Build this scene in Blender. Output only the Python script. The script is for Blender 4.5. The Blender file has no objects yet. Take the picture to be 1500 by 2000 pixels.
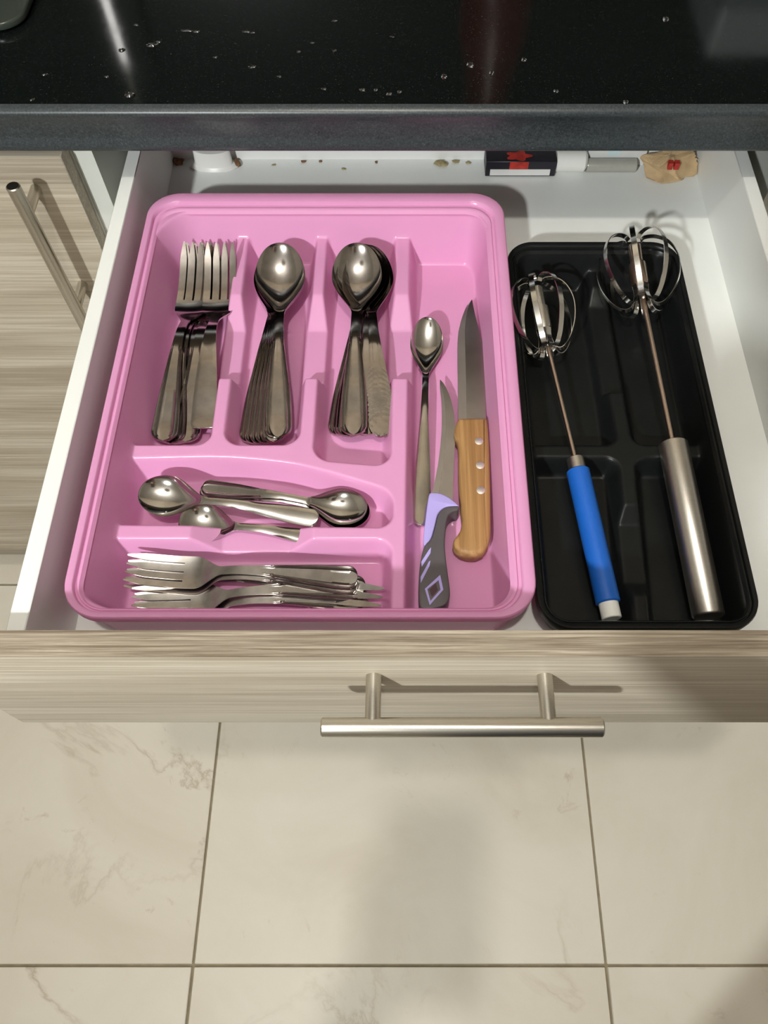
import bpy, bmesh, math, random
import numpy as np
from mathutils import Vector, Matrix, noise

# ------------------------------------------------------------------ camera, light, exposure
scn = bpy.context.scene
COL = scn.collection
PITCH = math.radians(61.4)          # degrees below the horizon
FPX, CX, CY = 1540.0, 790.0, 1000.0
CAM_H = 1.32
cam_d = bpy.data.cameras.new('camera')
cam_d.sensor_fit = 'VERTICAL'
cam_d.sensor_height = 20.0
cam_d.sensor_width = 15.0
cam_d.lens = FPX / 100.0
cam_d.shift_x = -(CX - 750.0) / 2000.0
cam_d.clip_start = 0.02
cam = bpy.data.objects.new('camera', cam_d)
cam.location = (0, 0, CAM_H)
cam.rotation_euler = (math.pi / 2 - PITCH, 0, 0)
COL.objects.link(cam)
scn.camera = cam

scn.view_settings.view_transform = 'Standard'
scn.view_settings.look = 'None'
scn.view_settings.gamma = 1.0
scn.view_settings.use_curve_mapping = False
scn.view_settings.exposure = 0.05

world = bpy.data.worlds.new('world')
scn.world = world
world.use_nodes = True
world.node_tree.nodes['Background'].inputs[0].default_value = (0.9, 0.95, 1.0, 1)
world.node_tree.nodes['Background'].inputs[1].default_value = 0.05

def lamp(name, kind, loc, energy, color, size, rot=(0, 0, 0)):
    d = bpy.data.lights.new(name, kind)
    d.energy = energy
    d.color = color
    if kind == 'AREA':
        d.shape = 'DISK'
        d.size = size
    else:
        d.shadow_soft_size = size
    o = bpy.data.objects.new(name, d)
    o.location = loc
    o.rotation_euler = rot
    COL.objects.link(o)
    return o
KEY = (-0.56, -0.92, 1.86)
SPOT = (-0.042, -0.170, 2.548)
key = lamp('key_spot_light', 'SPOT', KEY, 91, (0.965, 1.0, 0.985), 0.035)
key.data.spot_size = math.radians(100)
key.data.spot_blend = 1.0
key.rotation_euler = (Vector((0.03, 0.42, 0.87)) - Vector(KEY)).to_track_quat('-Z', 'Y').to_euler()
lamp('downlight_light', 'POINT', (SPOT[0], SPOT[1], 2.525), 36, (1.0, 0.945, 0.85), 0.035)
UPL = (-0.42, -0.28, 2.02)
lamp('added_uplight', 'AREA', (UPL[0], UPL[1], UPL[2] + 0.062), 8, (1.0, 0.985, 0.94), 0.24, (math.pi, 0, 0))  # added uplight: brightens the ceiling that the spoon bowls mirror

# ------------------------------------------------------------------ helpers
def at(px, py, z):
    """point of the photograph's pixel on the level z (metres)"""
    cx, cy = (px - CX) / FPX, -(py - CY) / FPX
    d = Vector((cx, math.cos(PITCH) + cy * math.sin(PITCH), -math.sin(PITCH) + cy * math.cos(PITCH)))
    t = (z - CAM_H) / d.z
    return Vector((d.x * t, d.y * t, z))

def link(name, me, mat=None, parent=None):
    o = bpy.data.objects.new(name, me)
    COL.objects.link(o)
    if mat is not None and hasattr(me, 'materials') and len(me.materials) == 0:
        me.materials.append(mat)
    if parent is not None:
        o.parent = parent
    return o

def tag(o, label=None, cat=None, group=None, kind=None):
    if label: o['label'] = label
    if cat: o['category'] = cat
    if group: o['group'] = group
    if kind: o['kind'] = kind
    return o

def thing(name, loc, label=None, cat=None, group=None, kind=None):
    o = bpy.data.objects.new(name, None)
    o.empty_display_size = 0.02
    o.location = loc
    COL.objects.link(o)
    return tag(o, label, cat, group, kind)

def copy_tree(o, parent=None):
    c = o.copy()
    COL.objects.link(c)
    if parent is not None:
        c.parent = parent
    for ch in list(o.children):
        copy_tree(ch, c)
    return c

def bm_obj(name, bm, mat, parent=None, smooth=False, off=None):
    me = bpy.data.meshes.new(name)
    if off is not None:
        bmesh.ops.translate(bm, verts=bm.verts, vec=-Vector(off))
    bmesh.ops.recalc_face_normals(bm, faces=bm.faces)
    bm.to_mesh(me)
    bm.free()
    if smooth:
        me.shade_smooth()
        if smooth is not True:
            me.set_sharp_from_angle(angle=math.radians(smooth))
    return link(name, me, mat, parent)

def bm_box(lo, hi, bevel=0.0, seg=2):
    bm = bmesh.new()
    bmesh.ops.create_cube(bm, size=1.0)
    lo, hi = Vector(lo), Vector(hi)
    for v in bm.verts:
        v.co = Vector(((lo[i] + hi[i]) / 2 + v.co[i] * (hi[i] - lo[i]) for i in range(3)))
    if bevel > 0:
        bmesh.ops.bevel(bm, geom=bm.edges[:], offset=bevel, segments=seg, affect='EDGES', profile=0.5)
    return bm

def box(name, lo, hi, mat, parent=None, bevel=0.0, seg=2):
    """box given in world coordinates, parent unrotated"""
    off = parent_loc(parent)
    return bm_obj(name, bm_box(lo, hi, bevel, seg), mat, parent, smooth=40 if bevel else False, off=off)

def parent_loc(p):
    v = Vector((0, 0, 0))
    while p is not None:
        v += p.location
        p = p.parent
    return v

def frame_of(d):
    d = Vector(d).normalized()
    a = Vector((0, 0, 1)) if abs(d.z) < 0.9 else Vector((1, 0, 0))
    u = d.cross(a).normalized()
    return d, u, d.cross(u).normalized()

def add_lathe(bm, p0, d, prof, n=20, cap=True):
    """prof: list of (distance along d, radius)"""
    p0 = Vector(p0)
    d, u, w = frame_of(d)
    rings = []
    for a, r in prof:
        rings.append([bm.verts.new(p0 + d * a + (u * math.cos(2 * math.pi * k / n) + w * math.sin(2 * math.pi * k / n)) * max(r, 1e-5)) for k in range(n)])
    for A, B in zip(rings, rings[1:]):
        for k in range(n):
            bm.faces.new((A[k], A[(k + 1) % n], B[(k + 1) % n], B[k]))
    if cap:
        bm.faces.new(rings[0][::-1])
        bm.faces.new(rings[-1])

def add_strip(bm, pts, wdir, w, t):
    """flat strip of rectangular section along pts"""
    pts = [Vector(p) for p in pts]
    wdir = Vector(wdir).normalized()
    rings = []
    for i, p in enumerate(pts):
        tan = (pts[min(i + 1, len(pts) - 1)] - pts[max(i - 1, 0)]).normalized()
        nrm = tan.cross(wdir).normalized()
        rings.append([bm.verts.new(p + wdir * sx * w / 2 + nrm * sy * t / 2) for sx, sy in ((-1, -1), (1, -1), (1, 1), (-1, 1))])
    for A, B in zip(rings, rings[1:]):
        for k in range(4):
            bm.faces.new((A[k], A[(k + 1) % 4], B[(k + 1) % 4], B[k]))
    bm.faces.new(rings[0][::-1])
    bm.faces.new(rings[-1])

def spline(xs, ys):
    """monotone-ish cubic interpolation, returns a numpy function"""
    xs, ys = np.array(xs, float), np.array(ys, float)
    m = np.gradient(ys, xs)
    def fn(x):
        x = np.clip(np.asarray(x, float), xs[0], xs[-1])
        i = np.clip(np.searchsorted(xs, x, side='right') - 1, 0, len(xs) - 2)
        h = xs[i + 1] - xs[i]
        t = (x - xs[i]) / h
        return ((2*t**3 - 3*t**2 + 1) * ys[i] + (t**3 - 2*t**2 + t) * h * m[i] + (-2*t**3 + 3*t**2) * ys[i+1] + (t**3 - t**2) * h * m[i+1])
    return fn

def catmull(pts, n=6, closed=False):
    P = [Vector(p) for p in pts]
    out = []
    N = len(P)
    rng = range(N if closed else N - 1)
    for i in rng:
        g = (lambda k: P[k % N]) if closed else (lambda k: P[min(max(k, 0), N - 1)])
        a, b, c, d = g(i - 1), g(i), g(i + 1), g(i + 2)
        for k in range(n):
            t = k / n
            out.append(0.5 * ((2 * b) + (c - a) * t + (2*a - 5*b + 4*c - d) * t*t + (3*b - a - 3*c + d) * t**3))
    if not closed:
        out.append(P[-1])
    return out

def mesh_from(name, co, faces, smooth=True):
    me = bpy.data.meshes.new(name)
    co = np.asarray(co, np.float32)
    f = np.asarray(faces, np.int32)
    me.vertices.add(len(co))
    me.vertices.foreach_set('co', co.ravel())
    k = f.shape[1]
    me.loops.add(f.size)
    me.loops.foreach_set('vertex_index', f.ravel())
    me.polygons.add(len(f))
    me.polygons.foreach_set('loop_start', np.arange(0, f.size, k, dtype=np.int32))
    me.update(calc_edges=True)
    me.validate()
    if smooth:
        me.shade_smooth()
    return me

def split_mesh(co, faces, ids, names, sharp=None, fmat=None):
    """one smooth surface cut in pieces that keep the normals of the whole"""
    full = mesh_from('whole', co, faces)
    if sharp:
        full.set_sharp_from_angle(angle=math.radians(sharp))
    nl = len(full.loops)
    cn = np.zeros(nl * 3, np.float32)
    full.corner_normals.foreach_get('vector', cn)
    cn = cn.reshape(-1, faces.shape[1], 3)
    out = []
    for i, nm in enumerate(names):
        sel = ids == i
        if not sel.any():
            out.append(None)
            continue
        f = faces[sel]
        u, inv = np.unique(f.ravel(), return_inverse=True)
        me = mesh_from(nm, np.asarray(co)[u], inv.reshape(f.shape))
        if fmat is not None:
            me.polygons.foreach_set('material_index', fmat[sel].astype(np.int32))
        me.normals_split_custom_set(cn[sel].reshape(-1, 3).tolist())
        out.append(me)
    bpy.data.meshes.remove(full)
    return out

# ------------------------------------------------------------------ materials
def new_mat(name):
    m = bpy.data.materials.new(name)
    m.use_nodes = True
    nt = m.node_tree
    return m, nt, nt.nodes['Principled BSDF']

def N(nt, kind, **kw):
    n = nt.nodes.new(kind)
    for k, v in kw.items():
        if k in n.inputs: n.inputs[k].default_value = v
        else: setattr(n, k, v)
    return n

def ramp(nt, fac, stops):
    r = nt.nodes.new('ShaderNodeValToRGB')
    e = r.color_ramp.elements
    while len(e) < len(stops): e.new(0.5)
    for k, (p, c) in enumerate(stops):
        e[k].position = p
        e[k].color = (c[0], c[1], c[2], 1) if not isinstance(c, (int, float)) else (c, c, c, 1)
    nt.links.new(fac, r.inputs[0])
    return r.outputs[0]

def coords(nt, scale=(1, 1, 1), kind='Object', random_shift=False):
    tc = N(nt, 'ShaderNodeTexCoord')
    mp = N(nt, 'ShaderNodeMapping')
    mp.inputs['Scale'].default_value = scale
    nt.links.new(tc.outputs[kind], mp.inputs[0])
    if random_shift:
        oi = N(nt, 'ShaderNodeObjectInfo')
        mul = N(nt, 'ShaderNodeMath', operation='MULTIPLY')
        mul.inputs[1].default_value = 37.0
        nt.links.new(oi.outputs['Random'], mul.inputs[0])
        cb = N(nt, 'ShaderNodeCombineXYZ')
        for k in range(3): nt.links.new(mul.outputs[0], cb.inputs[k])
        nt.links.new(cb.outputs[0], mp.inputs['Location'])
    return mp.outputs[0]

def noise_tex(nt, vec, scale, detail=4, rough=0.55, dist=0.0):
    n = N(nt, 'ShaderNodeTexNoise')
    n.inputs['Scale'].default_value = scale
    n.inputs['Detail'].default_value = detail
    n.inputs['Roughness'].default_value = rough
    n.inputs['Distortion'].default_value = dist
    nt.links.new(vec, n.inputs['Vector'])
    return n.outputs['Fac']

def bump(nt, bsdf, h, strength=0.2, dist=0.001):
    b = N(nt, 'ShaderNodeBump')
    b.inputs['Strength'].default_value = strength
    b.inputs['Distance'].default_value = dist
    nt.links.new(h, b.inputs['Height'])
    nt.links.new(b.outputs[0], bsdf.inputs['Normal'])

def plain(name, col, rough=0.5, metal=0.0, var=0.06, scale=40.0, coat=0.0, spec=0.5, bump_s=0.0, aniso_scale=None):
    m, nt, b = new_mat(name)
    v = coords(nt, aniso_scale or (1, 1, 1))
    f = noise_tex(nt, v, scale)
    c0 = tuple(max(0, x * (1 - var)) for x in col)
    c1 = tuple(min(1, x * (1 + var)) for x in col)
    nt.links.new(ramp(nt, f, [(0.3, c0), (0.7, c1)]), b.inputs['Base Color'])
    b.inputs['Roughness'].default_value = rough
    b.inputs['Metallic'].default_value = metal
    b.inputs['Coat Weight'].default_value = coat
    b.inputs['Specular IOR Level'].default_value = spec
    if bump_s: bump(nt, b, f, bump_s, 0.0006)
    return m

M = {}
M['white'] = plain('white_melamine', (0.81, 0.825, 0.80), 0.38, var=0.02, scale=9)
M['white_inner'] = plain('drawer_bottom_white', (0.81, 0.825, 0.80), 0.42, var=0.03, scale=14)
M['carcass'] = plain('carcass_white', (0.72, 0.74, 0.70), 0.4, var=0.02)
M['pink'] = plain('pink_plastic', (0.87, 0.42, 0.71), 0.22, var=0.015, scale=20, spec=0.5)
def translucent(m, col, fac):
    nt = m.node_tree
    b = nt.nodes['Principled BSDF']
    tr = N(nt, 'ShaderNodeBsdfTranslucent'); tr.inputs['Color'].default_value = (*col, 1)
    mx = N(nt, 'ShaderNodeMixShader'); mx.inputs[0].default_value = fac
    nt.links.new(b.outputs[0], mx.inputs[1]); nt.links.new(tr.outputs[0], mx.inputs[2])
    nt.links.new(mx.outputs[0], nt.nodes['Material Output'].inputs['Surface'])
translucent(M['pink'], (0.95, 0.38, 0.60), 0.26)
M['black_plastic'] = plain('black_plastic', (0.007, 0.008, 0.008), 0.33, var=0.2, scale=30, spec=0.22)
M['steel'] = plain('cutlery_steel', (0.57, 0.54, 0.51), 0.11, metal=1.0, var=0.08, scale=90)
M['steel_dull'] = plain('worn_cutlery_steel', (0.50, 0.47, 0.45), 0.22, metal=1.0, var=0.14, scale=140)
M['steel_dark'] = plain('tarnished_steel', (0.47, 0.43, 0.405), 0.13, metal=1.0, var=0.12, scale=110)
M['groove_dark'] = plain('dark_groove_metal', (0.13, 0.115, 0.105), 0.4, metal=0.8, var=0.2, scale=200)  # darker metal for the grooves between raised handle lines
M['nickel'] = plain('brushed_nickel', (0.62, 0.59, 0.53), 0.28, metal=1.0, var=0.08, scale=60, aniso_scale=(1, 40, 40))
M['chrome'] = plain('chrome', (0.75, 0.74, 0.72), 0.12, metal=1.0, var=0.03)
M['rivet'] = plain('aluminium_rivet', (0.80, 0.77, 0.74), 0.5, metal=1.0, var=0.05)
M['wire'] = plain('whisk_wire', (0.80, 0.79, 0.76), 0.13, metal=1.0, var=0.03)
M['rod'] = plain('whisk_shaft_metal', (0.66, 0.53, 0.44), 0.28, metal=1.0, var=0.04)
M['blade'] = plain('blade_steel', (0.50, 0.47, 0.47), 0.24, metal=1.0, var=0.08, scale=70)
M['bevel'] = plain('blade_ground_edge', (0.60, 0.57, 0.56), 0.36, metal=1.0, var=0.06)
M['blue'] = plain('blue_sleeve', (0.010, 0.105, 0.46), 0.35, var=0.05)
M['grey_tube'] = plain('brushed_handle_steel', (0.66, 0.63, 0.58), 0.33, metal=1.0, var=0.06, scale=50, aniso_scale=(1, 30, 30))
M['lavender'] = plain('lavender_plastic', (0.44, 0.37, 0.78), 0.35, var=0.03)
M['grey_rubber'] = plain('dark_grey_rubber', (0.085, 0.075, 0.08), 0.45, var=0.08)
M['brown_dark'] = plain('dark_plum_plastic', (0.06, 0.02, 0.03), 0.5)
M['red'] = plain('faded_red_ink', (0.45, 0.03, 0.02), 0.55, var=0.35, scale=160)
M['box_black'] = plain('black_card', (0.012, 0.011, 0.018), 0.45, var=0.3)
M['print_white'] = plain('white_print', (0.72, 0.72, 0.70), 0.6, var=0.05)
M['pale_blue'] = plain('pale_blue_print', (0.62, 0.76, 0.80), 0.5, var=0.03)
M['white_plastic'] = plain('white_plastic', (0.82, 0.82, 0.78), 0.3, var=0.02)
M['grey_clear'] = plain('smoky_grey_plastic', (0.36, 0.35, 0.31), 0.25, var=0.08)
M['paper'] = plain('brown_paper', (0.50, 0.35, 0.19), 0.75, var=0.16, scale=70, bump_s=0.5)
M['crumb'] = plain('dried_residue', (0.33, 0.27, 0.14), 0.8, var=0.35, scale=300)
M['rust'] = plain('brown_residue', (0.20, 0.10, 0.045), 0.8, var=0.35, scale=300)
M['wall'] = plain('painted_wall', (0.76, 0.74, 0.69), 0.8, var=0.02, scale=5)
M['ceiling'] = plain('white_ceiling', (0.88, 0.875, 0.85), 0.85, var=0.02, scale=5)
M['dark_tile'] = plain('black_backsplash', (0.006, 0.0075, 0.007), 0.25, var=0.25, scale=200)
M['dark_red'] = plain('red_brown_glaze', (0.13, 0.016, 0.012), 0.3, var=0.1)
M['light_grey'] = plain('light_grey_enamel', (0.42, 0.47, 0.48), 0.35, var=0.02)
M['grout'] = plain('grey_grout', (0.30, 0.255, 0.17), 0.9, var=0.15, scale=60)
M['cord'] = plain('white_cord', (0.7, 0.7, 0.68), 0.5)

def emit_mat(name, col, s_):
    m, nt, b = new_mat(name)
    b.inputs['Base Color'].default_value = (*col, 1)
    b.inputs['Emission Color'].default_value = (*col, 1)
    b.inputs['Emission Strength'].default_value = s_
    n = noise_tex(nt, coords(nt), 3)
    nt.links.new(ramp(nt, n, [(0, 0.5), (1, 0.55)]), b.inputs['Roughness'])
    return m
M['diffuser'] = emit_mat('panel_diffuser', (1.0, 0.985, 0.94), 1.05)

def wood(name, light, dark, axis=0, fine=1.0, contrast=1.0, rough=0.5, stretch=5.0):
    m, nt, b = new_mat(name)
    s = [130.0 * fine] * 3
    s[axis] = stretch
    f1 = noise_tex(nt, coords(nt, s), 1.0, 5, 0.65, 0.35)
    s2 = [26.0] * 3
    s2[axis] = 1.6
    f2 = noise_tex(nt, coords(nt, s2), 1.0, 3, 0.5, 0.6)
    mix = N(nt, 'ShaderNodeMath', operation='MULTIPLY_ADD')
    mix.inputs[1].default_value = 0.55
    nt.links.new(f1, mix.inputs[0])
    mul = N(nt, 'ShaderNodeMath', operation='MULTIPLY')
    mul.inputs[1].default_value = 0.45
    nt.links.new(f2, mul.inputs[0])
    nt.links.new(mul.outputs[0], mix.inputs[2])
    mid = tuple((a + c) / 2 for a, c in zip(light, dark))
    w = 0.16 / contrast
    nt.links.new(ramp(nt, mix.outputs[0], [(0.5 - w, dark), (0.5, mid), (0.5 + w * 0.7, light)]), b.inputs['Base Color'])
    b.inputs['Roughness'].default_value = rough
    b.inputs['Specular IOR Level'].default_value = 0.35
    bump(nt, b, f1, 0.12, 0.0005)
    return m
M['wood'] = wood('greige_wood_laminate', (0.575, 0.515, 0.42), (0.36, 0.30, 0.225), 0, 2.6, 1.35)
M['wood_edge'] = wood('greige_edge_band', (0.52, 0.45, 0.355), (0.17, 0.13, 0.09), 0, 4.0, 1.5, stretch=11.0)
M['handle_wood'] = wood('golden_wood', (0.47, 0.275, 0.11), (0.21, 0.10, 0.032), 1, 2.0, 1.1, 0.5)

def counter_mat():
    m, nt, b = new_mat('black_speckled_worktop')
    v = coords(nt)
    f = noise_tex(nt, v, 900, 2, 0.6)
    c = ramp(nt, f, [(0.60, (0.0045, 0.0062, 0.0055)), (0.72, (0.03, 0.034, 0.034)), (0.82, (0.10, 0.10, 0.10))])
    nt.links.new(c, b.inputs['Base Color'])
    r = noise_tex(nt, v, 60, 3)
    nt.links.new(ramp(nt, r, [(0.3, 0.075), (0.7, 0.10)]), b.inputs['Roughness'])
    b.inputs['Specular IOR Level'].default_value = 0.45
    return m
M['counter'] = counter_mat()
def nose_mat():
    m, nt, b = new_mat('worn_worktop_edge')
    v = coords(nt)
    f = noise_tex(nt, v, 700, 3, 0.7)
    nt.links.new(ramp(nt, f, [(0.3, (0.014, 0.018, 0.020)), (0.6, (0.040, 0.050, 0.055)), (0.8, (0.10, 0.112, 0.118))]), b.inputs['Base Color'])
    b.inputs['Roughness'].default_value = 0.34
    bump(nt, b, f, 0.15, 0.0004)
    return m
M['nose'] = nose_mat()

def marble():
    m, nt, b = new_mat('cream_marble_tile')
    v = coords(nt, random_shift=True)
    base = noise_tex(nt, v, 3.2, 6, 0.6, 0.7)
    c = ramp(nt, base, [(0.25, (0.70, 0.635, 0.53)), (0.5, (0.78, 0.725, 0.625)), (0.75, (0.83, 0.785, 0.69))])
    # thin veins: the zero line of a distorted noise
    n1 = noise_tex(nt, v, 2.3, 9, 0.60, 0.7)
    sub = N(nt, 'ShaderNodeMath', operation='SUBTRACT'); sub.inputs[1].default_value = 0.5
    nt.links.new(n1, sub.inputs[0])
    ab = N(nt, 'ShaderNodeMath', operation='ABSOLUTE'); nt.links.new(sub.outputs[0], ab.inputs[0])
    vein = ramp(nt, ab.outputs[0], [(0.0, 1.0), (0.006, 0.45), (0.02, 0.0)])
    mask = ramp(nt, noise_tex(nt, v, 2.1, 3, 0.5), [(0.50, 0.0), (0.66, 1.0)])
    mu = N(nt, 'ShaderNodeMath', operation='MULTIPLY')
    nt.links.new(vein, mu.inputs[0]); nt.links.new(mask, mu.inputs[1])
    # brownish flecks
    fl = ramp(nt, noise_tex(nt, v, 19, 6, 0.7, 0.8), [(0.60, 0.0), (0.72, 0.8)])
    fm = ramp(nt, noise_tex(nt, v, 4.3, 2), [(0.46, 0.0), (0.62, 1.0)])
    mu2 = N(nt, 'ShaderNodeMath', operation='MULTIPLY')
    nt.links.new(fl, mu2.inputs[0]); nt.links.new(fm, mu2.inputs[1])
    mx = N(nt, 'ShaderNodeMath', operation='MAXIMUM')
    nt.links.new(mu.outputs[0], mx.inputs[0]); nt.links.new(mu2.outputs[0], mx.inputs[1])
    sc = N(nt, 'ShaderNodeMath', operation='MULTIPLY'); sc.inputs[1].default_value = 0.62
    nt.links.new(mx.outputs[0], sc.inputs[0])
    mix = N(nt, 'ShaderNodeMix', data_type='RGBA')
    nt.links.new(sc.outputs[0], mix.inputs['Factor'])
    nt.links.new(c, mix.inputs['A'])
    mix.inputs['B'].default_value = (0.40, 0.30, 0.21, 1)
    nt.links.new(mix.outputs['Result'], b.inputs['Base Color'])
    b.inputs['Roughness'].default_value = 0.32
    b.inputs['Specular IOR Level'].default_value = 0.4
    return m
M['marble'] = marble()

def glass_mat(name, col, rough, trans=1.0, ior=1.45):
    m, nt, b = new_mat(name)
    n = noise_tex(nt, coords(nt), 30)
    nt.links.new(ramp(nt, n, [(0.3, tuple(x * 0.97 for x in col)), (0.7, col)]), b.inputs['Base Color'])
    b.inputs['Transmission Weight'].default_value = trans
    b.inputs['Roughness'].default_value = rough
    b.inputs['IOR'].default_value = ior
    return m
M['water'] = glass_mat('water', (1, 1, 1), 0.02, 1.0, 1.33)
M['glass'] = glass_mat('frosted_grey_glass', (0.07, 0.085, 0.07), 0.25, 0.45, 1.5)

# ------------------------------------------------------------------ the room
RX0, RX1, RY0, RY1, RZ = -2.05, 2.15, -2.55, 1.17, 2.55
fl = box('floor', (RX0, RY0, -0.06), (RX1, RY1, -0.004), M['grout'])
tag(fl, kind='structure')
tile_me = None
for i in range(-3, 4):
    for j in range(-5, 2):
        x0, y0 = -0.307 + 0.6 * i, -0.030 + 0.6 * j
        if x0 > RX1 - 0.02 or y0 > RY1 - 0.02 or x0 + 0.6 < RX0 or y0 + 0.6 < RY0:
            continue
        if tile_me is None:
            bm = bm_box((-0.2982, -0.2982, -0.010), (0.2982, 0.2982, 0.0), 0.0012, 1)
            o = bm_obj('tile', bm, M['marble'], fl, smooth=40)
            tile_me = o.data
        else:
            o = link('tile', tile_me, None, fl)
        o.location = (x0 + 0.3, y0 + 0.3, 0.0)
for nm, lo, hi, mt in (
        ('wall_back', (RX0 - .1, RY1, -0.06), (RX1 + .1, RY1 + 0.1, RZ), 'wall'),
        ('wall_front', (RX0 - .1, RY0 - 0.1, -0.06), (RX1 + .1, RY0, RZ), 'wall'),
        ('wall_left', (RX0 - 0.1, RY0, -0.06), (RX0, RY1, RZ), 'wall'),
        ('wall_right', (RX1, RY0, -0.06), (RX1 + 0.1, RY1, RZ), 'wall'),
        ('ceiling', (RX0 - .1, RY0 - .1, RZ), (RX1 + .1, RY1 + .1, RZ + 0.08), 'ceiling'),
        ('trim_1', (RX0, RY1 - 0.015, 0.957), (RX1, RY1, 1.46), 'dark_tile')):
    tag(box(nm, lo, hi, M[mt]), kind='structure')

# lamps above, out of view; the bowl lamp is added to brighten the ceiling
t = thing('spot_lamp', (KEY[0], KEY[1], RZ), 'white spot lamp hanging on a rod and aimed at the drawer', 'lamp')
bm = bmesh.new(); add_lathe(bm, (0, 0, 0), (0, 0, -1), [(0, 0.045), (0.02, 0.045), (0.025, 0.01)], 20)
bm_obj('ceiling_rose', bm, M['white_plastic'], t, 40)
aim = (Vector((0.03, 0.42, 0.87)) - Vector(KEY)).normalized()
back = Vector((0, 0, KEY[2] - RZ)) - aim * 0.06
bm = bmesh.new(); add_lathe(bm, (0, 0, -0.02), back - Vector((0, 0, -0.02)), [(0, 0.006), ((back - Vector((0, 0, -0.02))).length, 0.006)], 10)
bm_obj('rod', bm, M['white_plastic'], t, 40)
bm = bmesh.new(); add_lathe(bm, back - aim * 0.05, aim, [(0, 0.020), (0.01, 0.034), (0.05, 0.046), (0.085, 0.050), (0.085, 0.047), (0.05, 0.043)], 28)
bm_obj('shade', bm, M['white_plastic'], t, 40)
t = thing('added_bowl_lamp', UPL, 'added white bowl lamp out of view on a rod, brightening the ceiling', 'lamp')
bm = bmesh.new(); add_lathe(bm, (0, 0, 0), (0, 0, 1), [(0, 0.02), (0.004, 0.06), (0.02, 0.11), (0.05, 0.145), (0.056, 0.146), (0.052, 0.138), (0.024, 0.10), (0.012, 0.05)], 36)
bm_obj('bowl', bm, M['white_plastic'], t, 60)
bm = bmesh.new(); add_lathe(bm, (0, 0, 0.06), (0, 0, 1), [(0, 0.004), (RZ - UPL[2] - 0.06, 0.004)], 10)
bm_obj('rod', bm, M['white_plastic'], t, 40)

t = thing('ceiling_light', (SPOT[0], SPOT[1], RZ), 'small round surface downlight with white ring on the ceiling', 'lamp')
bm = bmesh.new(); add_lathe(bm, (0, 0, 0), (0, 0, -1), [(0, 0.075), (0.012, 0.075), (0.016, 0.070), (0.016, 0.058), (0.004, 0.055)], 40)
bm_obj('ring', bm, M['white_plastic'], t, 40)

# ------------------------------------------------------------------ worktop and cabinets
WT_Z0, WT_Z1, WT_Y = 0.9216, 0.957, 0.5313
def profile_mesh(name, prof, x0, x1, mat, parent=None, smooth=45):
    bm = bmesh.new()
    a = [bm.verts.new((x0, y, z)) for y, z in prof]
    b = [bm.verts.new((x1, y, z)) for y, z in prof]
    n = len(prof)
    for k in range(n):
        bm.faces.new((a[k], a[(k + 1) % n], b[(k + 1) % n], b[k]))
    bm.faces.new(a[::-1]); bm.faces.new(b)
    return bm_obj(name, bm, mat, parent, smooth)
def arc(cy, cz, r, a0, a1, n=6):
    return [(cy + r * math.cos(math.radians(a0 + (a1 - a0) * k / n)), cz + r * math.sin(math.radians(a0 + (a1 - a0) * k / n))) for k in range(n + 1)]
JY = WT_Y + 0.0052      # the polished top begins just behind the rounded nose
wt = profile_mesh('worktop', [(JY + 0.001, WT_Z0), (RY1 - 0.015, WT_Z0), (RY1 - 0.015, WT_Z1), (JY + 0.001, WT_Z1)], -1.35, 1.25, M['counter'], smooth=False)
tag(wt, 'glossy black speckled worktop with water drops running across the top of the picture', 'worktop')
prof = [(JY + 0.0012, WT_Z0), (WT_Y + 0.0022, WT_Z0), (WT_Y + 0.0006, WT_Z0 + 0.0006), (WT_Y, WT_Z0 + 0.0022), (WT_Y + 0.0004, WT_Z0 + 0.0050), (WT_Y + 0.0022, WT_Z0 + 0.0098), (WT_Y + 0.0026, WT_Z0 + 0.0115),
        (WT_Y + 0.0020, WT_Z1 - 0.0125), (WT_Y + 0.0010, WT_Z1 - 0.0085)] + arc(WT_Y + 0.0044, WT_Z1 - 0.0056, 0.0044, 190, 120, 6) + [(WT_Y + 0.0038, WT_Z1 - 0.0007), (JY + 0.0012, WT_Z1)]
profile_mesh('front_edge', prof, -1.35, 1.25, M['nose'], wt, 50)

Y_DOOR = 0.554
def cabinet(name, x0, x1, label, runners=False):
    t = thing(name, ((x0 + x1) / 2, Y_DOOR, 0), label, 'cabinet')
    C = M['carcass']
    yb = RY1 - 0.02
    box('side_panel', (x0, Y_DOOR + 0.0195, 0.168), (x0 + 0.016, yb, 0.9195), C, t)
    box('side_panel', (x1 - 0.016, Y_DOOR + 0.0195, 0.168), (x1, yb, 0.9195), C, t)
    box('bottom_panel', (x0 + 0.0165, Y_DOOR + 0.0195, 0.168), (x1 - 0.0165, yb - 0.006, 0.184), C, t)
    box('back_panel', (x0 + 0.0165, yb - 0.005, 0.1845), (x1 - 0.0165, yb, 0.9195), C, t)
    box('plinth', (x0, 0.63, 0.001), (x1, 0.646, 0.1675), M['wood'], t)
    return t
def add_bar(t_, mid, axis, length, mat, r=0.0056):
    bm = bmesh.new()
    c = 0.0008
    mid, axis = Vector(mid), Vector(axis)
    add_lathe(bm, mid - axis * length / 2, axis, [(0, r - c), (c, r), (length - c, r), (length, r - c)], 24)
    return bm

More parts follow.
